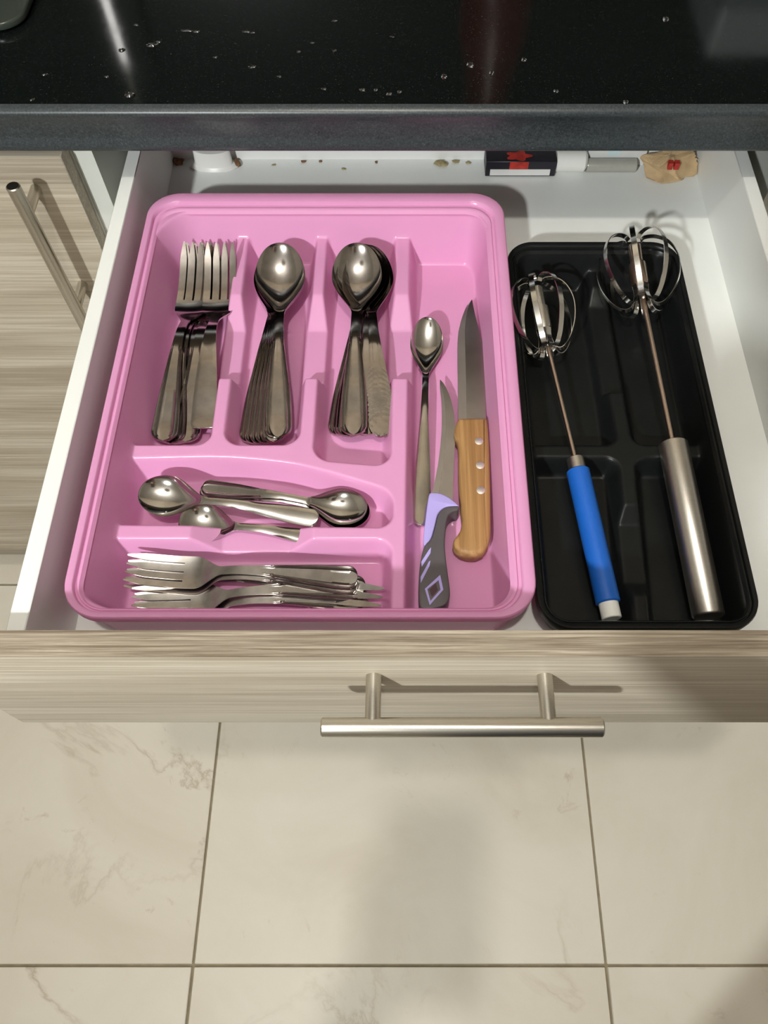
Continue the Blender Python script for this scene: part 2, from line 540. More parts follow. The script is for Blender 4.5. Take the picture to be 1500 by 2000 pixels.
# left cabinet with its door
cl = cabinet('base_cabinet', -0.877, -0.2748, 'greige wood base cabinet left of the open drawer with upright bar handle')
door = box('door', (-0.8745, Y_DOOR, 0.180), (-0.2763, Y_DOOR + 0.018, 0.9008), M['wood'], cl, 0.0008, 1)
hx = -0.3085
bm = add_bar(None, Vector((hx, 0.5225, 0.8155)) - parent_loc(cl), (0, 0, 1), 0.165, M['nickel'])
for z in (0.8700, 0.7610):
    add_lathe(bm, Vector((hx, Y_DOOR, z)) - parent_loc(cl), (0, -1, 0), [(0, 0.0045), (0.0290, 0.0045)], 16)
bm_obj('handle', bm, M['nickel'], door, 40)

# drawer cabinet
cd = cabinet('base_cabinet', -0.2744, 0.3325, 'base cabinet under the worktop that the open drawer slides out of')
cd.name = 'drawer_cabinet'
box('drawer_front', (-0.2735, Y_DOOR, 0.180), (0.3315, Y_DOOR + 0.018, 0.7480), M['wood'], cd, 0.0008, 1)
for xx in (-0.2582, 0.3035):
    box('runner', (xx, Y_DOOR + 0.030, 0.800), (xx + 0.0128, 1.08, 0.830), M['nickel'], cd)
cr = cabinet('base_cabinet', 0.3329, 0.935, 'greige wood base cabinet right of the drawer cabinet')
box('door', (0.3345, Y_DOOR, 0.180), (0.9335, Y_DOOR + 0.018, 0.9008), M['wood'], cr, 0.0008, 1)

# ------------------------------------------------------------------ the open drawer
DX0, DX1 = -0.2200, 0.2755          # inside
DZ, DTOP = 0.8195, 0.8862
FY0, FY1, FZ1 = 0.1377, 0.1532, 0.9008
DBACK = 0.6571
dr = thing('drawer', (0.029, FY0, 0.80), 'open white kitchen drawer with wood front holding the cutlery trays', 'drawer')
W, WI = M['white'], M['white_inner']
box('side_panel', (DX0 - 0.0113, FY1, 0.806), (DX0, DBACK + 0.012, DTOP), W, dr, 0.0007, 1)
box('side_panel', (DX1, FY1, 0.806), (DX1 + 0.0113, DBACK + 0.012, DTOP), W, dr, 0.0007, 1)
box('bottom_panel', (DX0, FY1, DZ - 0.009), (DX1, DBACK, DZ), WI, dr)
box('back_panel', (DX0, DBACK, 0.806), (DX1, DBACK + 0.012, DTOP - 0.006), W, dr)
fp = box('front_panel', (-0.2735, FY0, 0.7526), (0.3315, FY1, FZ1 - 0.0009), M['wood'], dr, 0.0010, 2)
box('edge_band', (-0.2735, FY0 + 0.0002, FZ1 - 0.0009), (0.3315, FY1, FZ1), M['wood_edge'], fp)
hd = bm_obj('handle_bar', add_bar(None, Vector((0.0328, 0.1072, 0.8672)) - parent_loc(dr), (1, 0, 0), 0.1605, None), M['nickel'], dr, 40)
for x in (-0.0181, 0.0823):
    bm = bmesh.new()
    add_lathe(bm, Vector((x, FY0, 0.8672)) - parent_loc(dr), (0, -1, 0), [(0, 0.0046), (0.0275, 0.0046)], 18)
    bm_obj('handle_post', bm, M['nickel'], dr, 40)
for xx in (DX0 - 0.0113 - 0.0125, DX1 + 0.0117):
    box('runner', (xx, FY1 + 0.012, 0.808), (xx + 0.0120, DBACK, 0.822), M['nickel'], dr)

# ------------------------------------------------------------------ moulded trays (height field basin + lofted rim)
def rrect(x0, x1, y0, y1, r, n=10):
    out = []
    for cx, cy, a in ((x1 - r, y1 - r, 0), (x0 + r, y1 - r, 90), (x0 + r, y0 + r, 180), (x1 - r, y0 + r, 270)):
        for k in range(n + 1):
            t = math.radians(a + 90 * k / n)
            out.append((cx + r * math.cos(t), cy + r * math.sin(t)))
    return out

def convex_d(X, Y, poly, r, drops):
    """distance-like field of a rounded convex pocket, each wall scaled by its own inset"""
    P = [Vector((p[0], p[1])) for p in poly]
    area = sum(P[i].x * P[(i + 1) % len(P)].y - P[(i + 1) % len(P)].x * P[i].y for i in range(len(P)))
    if area < 0:
        P.reverse(); drops = list(drops[::-1]); drops = drops[1:] + drops[:1]
    acc = np.zeros_like(X); mx = np.full_like(X, -1e9)
    for i in range(len(P)):
        a, b = P[i], P[(i + 1) % len(P)]
        e = (b - a).normalized()
        d = (X - a.x) * e.y - (Y - a.y) * e.x      # outside positive
        d = d / drops[i]                             # in units of the inset
        rr = r / drops[i]
        acc += np.maximum(d + rr, 0) ** 2 / rr ** 2
        mx = np.maximum(mx, (d + rr) / rr)
    g = np.where(mx > 0, np.sqrt(acc), mx)
    return (g - 1.0) * (r / np.mean(drops))          # 0 on the outline, -1 one inset inside

def smax(a, b, k):
    h = np.clip(0.5 + 0.5 * (a - b) / k, 0, 1)
    return b + (a - b) * h + k * h * (1 - h)

def make_tray(name, rect, R, zr, zf, ledge, zledge, insets, zdiv, pockets, dips, step, mat, label, div_fn, div_names, bumps=(), lipw=0.0055):
    x0, x1, y0, y1 = rect
    t = thing(name, ((x0 + x1) / 2, (y0 + y1) / 2, DZ), label, 'tray')
    off = np.array(t.location)
    lx0, lx1, ly0, ly1 = ledge
    m = 0.003
    xs = np.arange(lx0 - m, lx1 + m + step, step); ys = np.arange(ly0 - m, ly1 + m + step, step)
    X, Y = np.meshgrid(xs, ys)
    # outer wall: warped rounded box
    k = 0.010
    il, ir, ib, if_ = insets
    dl, dr_, db, df = (X - lx0) / il * k, (lx1 - X) / ir * k, (ly1 - Y) / ib * k, (Y - ly0) / if_ * k
    rr = 0.022
    qx = rr - np.minimum(dl, dr_); qy = rr - np.minimum(db, df)
    sd = np.minimum(np.maximum(qx, qy), 0) + np.hypot(np.maximum(qx, 0), np.maximum(qy, 0)) - rr
    wall = zledge + (zledge - zf) * sd / k
    wall = np.minimum(wall, zledge + 0.0)
    zl = np.full_like(X, zdiv)
    for fn in dips:
        zl = np.minimum(zl, fn(X, Y))
    h = np.full_like(X, zdiv + 0.01)
    for poly, r, drops in pockets:
        d = convex_d(X, Y, poly, r, drops)
        w = smax(zdiv + (zdiv - zf) * d, np.full_like(X, zf), 0.0045)
        h = np.minimum(h, np.where(d < 0.4, w, 1.0))
    for bx, by, br, bh in bumps:
        h = h + bh * np.sqrt(np.clip(1 - ((X - bx) ** 2 + (Y - by) ** 2) / br ** 2, 0, 1))
    inner = np.minimum(zl, h)
    Z = smax(inner, wall, 0.0022)
    Z = np.where(sd > 0.0, np.minimum(Z, zledge - 0.0004 - np.maximum(sd, 0) * 0.15), Z)
    for _ in range(2):
        Zp = np.pad(Z, 1, mode='edge')
        Z = (Zp[1:-1, 1:-1] * 4 + (Zp[:-2, 1:-1] + Zp[2:, 1:-1] + Zp[1:-1, :-2] + Zp[1:-1, 2:]) * 2 + Zp[:-2, :-2] + Zp[2:, 2:] + Zp[:-2, 2:] + Zp[2:, :-2]) / 16
    ny, nx = X.shape
    idx = np.arange(nx * ny).reshape(ny, nx)
    F = np.stack([idx[:-1, :-1], idx[:-1, 1:], idx[1:, 1:], idx[1:, :-1]], -1).reshape(-1, 4)
    co = np.stack([X, Y, Z], -1).reshape(-1, 3)
    # keep the cells inside the ledge outline plus a margin that runs under the rim
    R2 = max(R - (lx0 - x0), 0.008)
    ax = np.maximum(np.maximum(lx0 + R2 - X, X - (lx1 - R2)), 0); ay = np.maximum(np.maximum(ly0 + R2 - Y, Y - (ly1 - R2)), 0)
    outl = np.where((ax > 0) & (ay > 0), np.hypot(ax, ay) - R2, np.maximum(np.maximum(lx0 - X, X - lx1), np.maximum(ly0 - Y, Y - ly1)))
    ok = (outl < 0.0022).ravel()
    F = F[ok[F].all(1)]
    c = co[F].mean(1)
    isdiv = (inner > wall + 0.0002).ravel()[F].all(1) & (c[:, 2] > zf + 0.0012)
    ids = np.where(isdiv, div_fn(c[:, 0], c[:, 1]), 0)
    names = ['basin'] + div_names
    for i, me in enumerate(split_mesh(co - off, F, ids, names)):
        if me: link(names[i], me, mat, t)
    # rim: flat lip, small step down to the ledge, then outside a short skirt and the tapering outer wall
    def ring(dx0, dx1, dy0, dy1, r, z):
        return [(px, py, z) for px, py in rrect(x0 + dx0, x1 - dx1, y0 + dy0, y1 - dy1, r)]
    a, b_, c_, d_ = lx0 - x0, x1 - lx1, ly0 - y0, y1 - ly1
    def part(f): return (a * f, b_ * f, c_ * f, d_ * f)
    T = 0.006
    secs = [(*[T + 0.004] * 4, R - 0.006, DZ + 0.0012), (*[T + 0.002] * 4, R - 0.005, DZ + 0.003), (*[0.0035] * 4, R - 0.003, zr - 0.012), (*[0.0030] * 4, R - 0.003, zr - 0.0078),
            (*[0.0002] * 4, R, zr - 0.0075), (0, 0, 0, 0, R, zr - 0.0018), (*part(0.04), R, zr - 0.0007), (*part(0.10), R - .0006, zr), (*part(0.52), R - .004, zr - 0.0001), (*part(0.60), R - .0047, zr - 0.0006),
            (*part(0.66), R - .005, zledge - 0.0004), (*part(0.80), R - .006, zledge - 0.0006), (*part(0.86), R - .0065, zledge + 0.0006), (*part(0.97), R - .0073, zledge + 0.0006), (*part(1.04), R - .008, zledge - 0.0002), (*part(1.18), R - .0085, zledge - 0.0016)]
    vs, fs = [], []
    for s in secs: vs.append(ring(*s))
    n = len(vs[0])
    for q in range(len(secs) - 1):
        for e in range(n):
            fs.append((q * n + e, q * n + (e + 1) % n, (q + 1) * n + (e + 1) % n, (q + 1) * n + e))
    bm = bmesh.new()
    bv = [bm.verts.new(Vector(p) - Vector(off)) for rg in vs for p in rg]
    for f in fs: bm.faces.new([bv[i] for i in f])
    bm.faces.new([bv[i] for i in range(n)][::-1])     # underside
    bm_obj('rim', bm, mat, t, 50)
    return t

# --- pink cutlery tray
ZD, ZF = 0.843, 0.8215
def wp(l): return [at(x, y, ZD).xy for x, y in l]
P1 = (wp([(215, 452), (466, 452), (410, 868), (215, 868)]), 0.011, [0.006] * 4)
P2 = (wp([(487, 452), (621, 452), (585, 868), (435, 868)]), 0.013, [0.0065] * 4)
P3 = (wp([(640, 452), (773, 452), (764, 910), (610, 897)]), 0.013, [0.0065] * 4)
P4 = (wp([(802, 395), (1150, 395), (1200, 1400), (786, 1400)]), 0.006, [0.006] * 4)
P5 = (wp([(150, 897), (500, 889), (700, 930), (770, 958), (768, 1030), (150, 1023)]), 0.011, [0.010, 0.010, 0.009, 0.006, 0.006, 0.006])
P6 = (wp([(150, 1052), (767, 1053), (762, 1300), (150, 1300)]), 0.011, [0.008, 0.006, 0.006, 0.006])
ya, yb_, yc = at(460, 575, ZD).y, at(460, 648, 0.830).y, at(445, 735, ZD).y
XD3 = at(800, 650, ZD).x + 0.004
def dip_up(X, Y):
    z = np.interp(Y, [yc - 0.0012, yc + 0.0012, yb_, ya], [ZD, 0.8305, 0.8300, ZD])
    return np.where(X < XD3, z, 1.0)
xq = [at(374, 1024, ZD).x, at(436, 1056, .83).x, at(568, 1056, .83).x, at(612, 1030, ZD).x]
yd = at(400, 1000, ZD).y
def dip_low(X, Y):
    z = np.interp(X, xq, [ZD, 0.8300, 0.8300, ZD])
    return np.where((Y < yd) & (Y > 0.225), z, 1.0)
YCB = at(500, 878, ZD).y; XV = at(786, 900, ZD).x
def pink_div(x, y):
    d = np.full(x.shape, 4)
    d = np.where(x > at(768, 700, ZD).x - 0.004, 3, d)                  # long upright beside the knives
    up = (y > at(600, 900, ZD).y + 0.002) & (d != 3)
    d = np.where(up & (x < at(550, 600, ZD).x), 1, d)
    d = np.where(up & (x >= at(550, 600, ZD).x), 2, d)
    d = np.where((d == 4) & (y < at(400, 985, ZD).y), 5, d)
    return d
pink = make_tray('cutlery_tray', (-0.2125, 0.0823, 0.1732, 0.5525), 0.0255, 0.8676, ZF,
                 (-0.2035, 0.0690, 0.1802, 0.5345), 0.8645, (0.015, 0.008, 0.018, 0.008), ZD,
                 [P1, P2, P3, P4, P5, P6], [dip_up, dip_low], 0.0008, M['pink'],
                 'pink plastic cutlery tray with six compartments on the left of the drawer', pink_div,
                 ['divider'] * 5, bumps=[(*at(876, 655, ZF).xy, 0.0026, 0.0012), (*at(565, 652, ZF).xy, 0.0024, 0.001), (*at(884, 1020, ZF).xy, 0.0028, 0.0012), (*at(718, 1018, ZF).xy, 0.0024, 0.001)])

# --- black tray
ZDB = 0.838
def wb(l): return [at(x, y, ZDB).xy for x, y in l]
B1 = (wb([(960, 440), (1134, 440), (1208, 868), (960, 868)]), 0.010, [0.006] * 4)
B2 = (wb([(1160, 440), (1480, 440), (1480, 868), (1236, 868)]), 0.010, [0.006] * 4)
B3 = (wb([(960, 893), (1208, 893), (1250, 1300), (960, 1300)]), 0.010, [0.006] * 4)
B4 = (wb([(1238, 893), (1500, 893), (1560, 1300), (1278, 1300)]), 0.010, [0.006] * 4)
yb1, yb2 = at(1200, 985, ZDB).y, at(1200, 1130, ZDB).y
yb3, yb4 = at(1150, 560, ZDB).y, at(1150, 760, ZDB).y
def dip_b(X, Y):
    return np.minimum(np.interp(Y, [yb2 - .012, yb2, yb1 - .012, yb1], [ZDB, .829, .829, ZDB]), np.interp(Y, [yb4 - .002, yb4, yb3 - .015, yb3], [ZDB, .829, .829, ZDB]))
def black_div(x, y):
    yc1 = at(1200, 880, ZDB).y
    return np.where(np.abs(y - yc1) < 0.010, 1, np.where(y > yc1, 2, 3))
black = make_tray('organizer_tray', (0.0838, 0.2245, 0.1705, 0.5080), 0.022, 0.8555, ZF,
                  (0.0900, 0.2185, 0.1765, 0.4985), 0.8535, (0.006, 0.006, 0.012, 0.006), ZDB,
                  [B1, B2, B3, B4], [dip_b], 0.0011, M['black_plastic'],
                  'narrow black plastic organizer tray holding two whisks beside the pink tray', black_div, ['divider'] * 3)

# ------------------------------------------------------------------ cutlery
def smooth01(t):
    t = np.clip(t, 0, 1)
    return t * t * (3 - 2 * t)

def shell(co_top, th):
    """closed solid from a top grid (ns, nv, 3); returns verts, quads, station of each quad"""
    ns, nv, _ = co_top.shape
    bot = co_top.copy()
    bot[..., 2] -= th if np.ndim(th) == 0 else np.asarray(th)[:, None]
    co = np.concatenate([co_top.reshape(-1, 3), bot.reshape(-1, 3)])
    idx = np.arange(ns * nv).reshape(ns, nv)
    o = ns * nv
    a, b, c, d = idx[:-1, :-1], idx[1:, :-1], idx[1:, 1:], idx[:-1, 1:]
    st = np.repeat(np.arange(ns - 1)[:, None], nv - 1, 1)
    top = np.stack([a, b, c, d], -1).reshape(-1, 4)
    btm = np.stack([d, c, b, a], -1).reshape(-1, 4) + o
    F, S = [top, btm], [st.ravel(), st.ravel()]
    s1 = np.arange(ns - 1)
    for col, rev in ((0, False), (nv - 1, True)):
        e0, e1 = idx[:-1, col], idx[1:, col]
        q = np.stack([e0, e0 + o, e1 + o, e1], -1)
        F.append(q[:, ::-1] if rev else q); S.append(s1)
    for row, rev in ((0, True), (ns - 1, False)):
        e0, e1 = idx[row, :-1], idx[row, 1:]
        q = np.stack([e0, e0 + o, e1 + o, e1], -1)
        F.append(q[:, ::-1] if rev else q); S.append(np.full(nv - 1, 0 if row == 0 else ns - 2))
    return co, np.concatenate(F), np.concatenate(S)

def handle_ridges(V, s, L, s0, kind):
    """raised lines along the outline of a handle"""
    u = np.abs(V)
    fade = smooth01((s - s0) / 0.012)[:, None]
    if kind == 'lines':
        z = 0.0009 * np.exp(-((u - 0.93) / 0.055) ** 2) + 0.0008 * np.exp(-((u - 0.66) / 0.055) ** 2) - 0.0004 * np.exp(-((u - 0.79) / 0.05) ** 2) - 0.0003 * (u < 0.58)
        return z * fade
    if kind == 'feather':
        ph = (s[:, None] - 0.0085 * u) / 0.0046
        z = 0.00042 * np.sin(2 * np.pi * ph) * np.clip((u - 0.25) / 0.2, 0, 1) * smooth01((s - s0 - 0.03) / 0.02)[:, None]
        return z + 0.0003 * np.exp(-((u - 0.15) / 0.1) ** 2) * fade
    return -0.0006 * u ** 3 * fade

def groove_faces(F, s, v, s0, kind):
    """faces of the upper side that lie in the darker grooves between the raised lines"""
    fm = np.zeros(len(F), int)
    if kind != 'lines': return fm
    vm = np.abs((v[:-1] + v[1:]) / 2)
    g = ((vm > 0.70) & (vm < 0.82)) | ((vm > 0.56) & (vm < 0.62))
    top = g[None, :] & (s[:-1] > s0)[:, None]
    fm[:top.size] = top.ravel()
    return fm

def spoon_geometry(L, bl, bw, nw, hw, depth, rim, kind='lines', th=0.0013, end_r=0.010):
    sb = bl * (1 - np.cos(np.linspace(0, np.pi * 0.93, 30))) / 2 / ((1 - math.cos(np.pi * 0.93)) / 2)
    sh = bl + (L - end_r - bl) * np.linspace(0, 1, 64 if kind == 'feather' else 34)[1:]
    se = (L - end_r) + end_r * np.sin(np.linspace(0, np.pi / 2, 10))[1:]
    s = np.concatenate([sb, sh, se]); s[0] = 0
    c = 0.44 * bl
    w = np.where(s < c, bw / 2 * np.sqrt(np.clip(1 - ((c - s) / c) ** 2, 0, 1)) ** 0.94,
                 nw / 2 + (bw / 2 - nw / 2) * (0.5 + 0.5 * np.cos(np.pi * np.clip((s - c) / (bl * 1.06 - c), 0, 1))) ** 0.80)
    wh = nw / 2 + (hw / 2 - nw / 2) * smooth01((s - bl - 0.012) / (L * 0.92 - bl - 0.012)) ** 1.15
    w = np.where(s > bl, np.maximum(w, wh), w)
    w = np.where(s > L - end_r, w * np.sqrt(np.clip(1 - ((s - (L - end_r)) / (end_r * 1.002)) ** 2, 0, 1)) ** 0.75, w)
    w = np.maximum(w, 0.0003)
    v = np.array([-1, -.965, -.93, -.86, -.79, -.72, -.66, -.58, -.42, -.2, 0, .2, .42, .58, .66, .72, .79, .86, .93, .965, 1])
    V = np.repeat(v[None], len(s), 0)
    zr = rim(s)
    t = np.clip(s / (bl * 1.0), 0, 1)
    g = np.where(s < bl, np.sin(np.pi * t ** 0.92) ** 0.75, 0)
    Z = zr[:, None] - (depth * g)[:, None] * (1 - V ** 2) ** 0.85
    Z = Z + np.where((s > bl)[:, None], -0.0004 * V ** 2, 0) + handle_ridges(V, s, L, bl + 0.03, kind)
    co = np.stack([np.repeat(s[:, None], len(v), 1), w[:, None] * V, Z], -1)
    co, F, S = shell(co, th)
    ids = (s[S] >= bl * 0.985).astype(int)
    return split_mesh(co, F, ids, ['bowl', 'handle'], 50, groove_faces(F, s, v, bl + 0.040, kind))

def fork_geometry(L, tl, hl, hw, nw, ew, prof, kind='lines', th=0.0013, end_r=0.009, square=False, slot=0.0017):
    """tines 0..tl, head to tl+hl, then neck and handle"""
    s = np.concatenate([tl + (hl + 0.004) * np.linspace(0, 1, 14), tl + hl + 0.004 + (L - end_r - tl - hl - 0.004) * np.linspace(0, 1, 36)[1:], (L - end_r) + end_r * np.sin(np.linspace(0, np.pi / 2, 9))[1:]])
    w = nw / 2 + (hw / 2 - nw / 2) * (0.5 + 0.5 * np.cos(np.pi * np.clip((s - tl - hl * 0.30) / (hl * 0.78), 0, 1))) ** 0.9
    wh = nw / 2 + (ew / 2 - nw / 2) * smooth01((s - tl - hl - 0.010) / (L * 0.93 - tl - hl)) ** (0.6 if square else 1.1)
    w = np.where(s > tl + hl, np.maximum(w, wh), w)
    w = np.where(s > L - end_r, w * np.sqrt(np.clip(1 - ((s - (L - end_r)) / (end_r * 1.002)) ** 2, 0, 1)) ** (0.28 if square else 0.75), w)
    w = np.maximum(w, 0.0004)
    v = np.array([-1, -.965, -.93, -.86, -.79, -.72, -.66, -.55, -.3, 0, .3, .55, .66, .72, .79, .86, .93, .965, 1])
    V = np.repeat(v[None], len(s), 0)
    Z = prof(s)[:, None] + (0.0012 * smooth01((tl + hl - s) / 0.02))[:, None] * V ** 2 + handle_ridges(V, s, L, tl + hl + 0.03, kind)
    co, F, S = shell(np.stack([np.repeat(s[:, None], len(v), 1), w[:, None] * V, Z], -1), th)
    ids = (s[S] >= tl + hl).astype(int)
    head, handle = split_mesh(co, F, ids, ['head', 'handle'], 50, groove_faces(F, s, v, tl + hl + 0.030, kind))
    tw = (hw - 3 * slot) / 4
    tines = []
    for k in range(4):
        yc = -hw / 2 + tw / 2 + k * (tw + slot)
        st = np.linspace(0, tl + 0.0005, 14)
        ht = tw / 2 * np.minimum(1, 0.42 + 0.58 * smooth01(st / 0.014))
        ht[0] *= 0.5
        yy = yc * (0.965 + 0.035 * st / tl)
        vv = np.array([-1, -.5, .5, 1])
        Yc = yy[:, None] + ht[:, None] * vv[None]
        Zt = prof(st)[:, None] + 0.0012 * (Yc / (hw / 2)) ** 2
        co, F, S = shell(np.stack([np.repeat(st[:, None], 4, 1), Yc, Zt], -1), th * np.linspace(0.75, 1, 14))
        me = mesh_from('tine', co, F)
        me.set_sharp_from_angle(angle=math.radians(45))
        tines.append(me)
    return head, handle, tines

def piece(name, meshes, mat, label, cat, group=None):
    t = thing(name, (0, 0, 0), label, cat, group)
    for nm, me in meshes:
        link(nm, me, mat, t)
        if nm == 'handle': me.materials.append(M['groove_dark'])
    return t

def put(o, tip, end, base, ztip, zend, L, pitch=None, roll=0.0, anchor='tip'):
    """lay a piece so that its tip and its end fall on two points of the tray (pixels of the photo at their own levels)"""
    a, b = at(*tip, base + ztip), at(*end, base + zend)
    d = (b - a); yaw = math.atan2(d.y, d.x)
    if anchor == 'fit':                      # the piece is made exactly as long as the photo shows it
        k = max(0.86, min(1.08, d.xy.length / L))
        o.scale = (k, 1, 1)
    elif anchor == 'end':
        a = Vector((b.x - L * math.cos(yaw), b.y - L * math.sin(yaw), 0))
    elif anchor == 'mid':
        m = (a + b) / 2
        a = Vector((m.x - L / 2 * math.cos(yaw), m.y - L / 2 * math.sin(yaw), 0))
    o.location = (a.x, a.y, base)
    o.rotation_euler = Matrix.Rotation(yaw, 4, 'Z').to_3x3().to_4x4().to_euler() if not (pitch or roll) else \
        (Matrix.Rotation(yaw, 4, 'Z') @ Matrix.Rotation(pitch or 0, 4, 'Y') @ Matrix.Rotation(roll, 4, 'X')).to_euler()
    return o

def first_or_copy(protos, key, label, group=None):
    o = protos[key]
    if not o.get('used'):
        o['used'] = 1
    else:
        o = copy_tree(o)
    o['label'] = label
    if group: o['group'] = group
    return o

# table spoons ------------------------------------------------------
rim_t = spline([0, .016, .032, .064, .078, .100, .145, .178, .192], [.0270, .0200, .0155, .0122, .0146, .0162, .0098, .0040, .0028])
sp_meshes = spoon_geometry(0.192, 0.065, 0.0405, 0.0072, 0.0205, 0.0092, rim_t, 'lines')
sf_meshes = spoon_geometry(0.192, 0.065, 0.0400, 0.0072, 0.0205, 0.0092, rim_t, 'feather', end_r=0.016)
protos = {'spoon': piece('table_spoon', zip(('bowl', 'handle'), sp_meshes), M['steel_dark'], '', 'spoon'),
          'feather': piece('table_spoon', zip(('bowl', 'handle'), sf_meshes), M['steel_dark'], '', 'spoon')}
def spoon_stack(items, zstep, base0):
    for k, (key, tip, end, lab, grp) in enumerate(items):
        o = first_or_copy(protos, key, lab, grp)
        put(o, tip, end, base0 + zstep * k, 0.0270, 0.0028, 0.192, anchor='fit')
g1, g2 = 'table spoons stacked in the second compartment', 'table spoons stacked in the third compartment'
l1 = 'table spoon nested in the second compartment stack'
l2 = 'table spoon nested in the third compartment stack'
spoon_stack([
    ('spoon', (549, 478), (490, 864), l1 + ', handle leftmost in its fan', g1),
    ('spoon', (548, 479), (500, 866), l1 + ', handle second from left', g1),
    ('spoon', (549, 478), (511, 866), l1 + ', handle third from left', g1),
    ('spoon', (548, 478), (522, 865), l1 + ', handle fourth from left', g1),
    ('spoon', (547, 477), (533, 862), l1 + ', handle next to the topmost', g1),
    ('spoon', (545, 474), (543, 853), 'steel table spoon on top of the second compartment stack, shining bowl seen whole', g1)], 0.0021, 0.8232)
spoon_stack([
    ('spoon', (716, 480), (664, 850), l2 + ', handle leftmost in its fan', g2),
    ('spoon', (714, 480), (674, 851), l2 + ', handle second from left', g2),
    ('spoon', (712, 480), (708, 850), l2 + ', handle right of the topmost', g2),
    ('spoon', (711, 478), (719, 848), l2 + ', handle beside the feathered one', g2),
    ('feather', (715, 478), (748, 852), 'steel table spoon with feather patterned handle furthest right in the third compartment', g2),
    ('spoon', (708, 476), (681, 851), l2 + ', handle mostly hidden', g2),
    ('spoon', (697, 474), (690, 848), 'steel table spoon on top of the third compartment stack, dark reflection across its bowl', g2)], 0.0021, 0.8232)

# dinner forks -------------------------------------------------------
pf = spline([0, .022, .046, .060, .076, .090, .110, .147, .182, .190], [.0230, .0118, .0042, .0036, .0100, .0150, .0160, .0098, .0030, .0026])
h_, hd_, tn_ = fork_geometry(0.190, 0.048, 0.029, 0.0262, 0.0066, 0.0205, pf, 'lines')
h2_, hd2_, tn2_ = fork_geometry(0.184, 0.048, 0.029, 0.0262, 0.0075, 0.0190, pf, 'plain', square=True, end_r=0.006)
protos['fork'] = piece('dinner_fork', [('head', h_), ('handle', hd_)] + [('tine', m) for m in tn_], M['steel_dark'], '', 'fork')
protos['fork_plain'] = piece('dinner_fork', [('head', h2_), ('handle', hd2_)] + [('tine', m) for m in tn2_], M['steel_dark'], '', 'fork')
g3 = 'dinner forks in the first compartment'
for k, (key, tip, end, lab, base) in enumerate([
        ('fork', (415, 476), (350, 864), 'dinner fork lowest at the right of the pile, dark handle between the top handles', 0.8232),
        ('fork', (391, 476), (341, 866), 'steel dinner fork nested lowest under the lined top fork on the left', 0.8232),
        ('fork', (418, 476), (362, 862), 'steel dinner fork directly under the plain handled fork', 0.8262),
        ('fork', (389, 475), (333, 865), 'steel dinner fork nested just under the lined top fork on the left', 0.8262),
        ('fork', (384, 473), (318, 860), 'steel dinner fork on top at the left, broad lined handle against the tray wall', 0.8292),
        ('fork_plain', (430, 474), (396, 836), 'steel dinner fork on top at the right with plain square ended handle', 0.8325)]):
    o = first_or_copy(protos, key, lab, g3)
    put(o, tip, end, base, 0.0230, 0.0026, 0.190 if key == 'fork' else 0.184, anchor='fit')

# teaspoons ----------------------------------------------------------
rim_s = spline([0, .022, .044, .054, .066, .095, .120, .130], [.0085, .0074, .0082, .0098, .0108, .0066, .0026, .0020])
ts = spoon_geometry(0.130, 0.046, 0.0300, 0.0052, 0.0130, 0.0064, rim_s, 'plain', th=0.0011, end_r=0.005)
protos['tea'] = piece('teaspoon', zip(('bowl', 'handle'), ts), M['steel'], '', 'spoon')
rim_s2 = spline([0, .020, .040, .050, .060, .086, .110, .119], [.0085, .0074, .0082, .0098, .0108, .0066, .0026, .0020])
ts2 = spoon_geometry(0.119, 0.041, 0.0270, 0.0050, 0.0125, 0.0060, rim_s2, 'lines', th=0.0011, end_r=0.005)
protos['tea_lined'] = piece('teaspoon', zip(('bowl', 'handle'), ts2), M['steel'], '', 'spoon')
g4 = 'teaspoons in the short middle compartment'
for key, tip, end, lab, base, L, pitch, roll in (
        ('tea_lined', (722, 1000), (392, 956), 'teaspoon nested under the one with its bowl at the right', 0.8242, 0.119, 0, -0.16),
        ('tea_lined', (718, 992), (396, 950), 'teaspoon pointing the other way, bowl at the right end of the compartment', 0.8272, 0.119, 0, -0.18),
        ('tea', (350, 1012), (612, 1051), 'dull teaspoon lying low in front, handle passing the dip in the divider', 0.8290, 0.130, 0, 0.13),
        ('tea', (272, 956), (622, 1011), 'bright teaspoon on top with its large bowl at the left', 0.8365, 0.130, 0, 0.20)):
    o = first_or_copy(protos, key, lab, g4)
    put(o, tip, end, base, 0.0085, 0.0020, L, pitch, roll, 'fit')

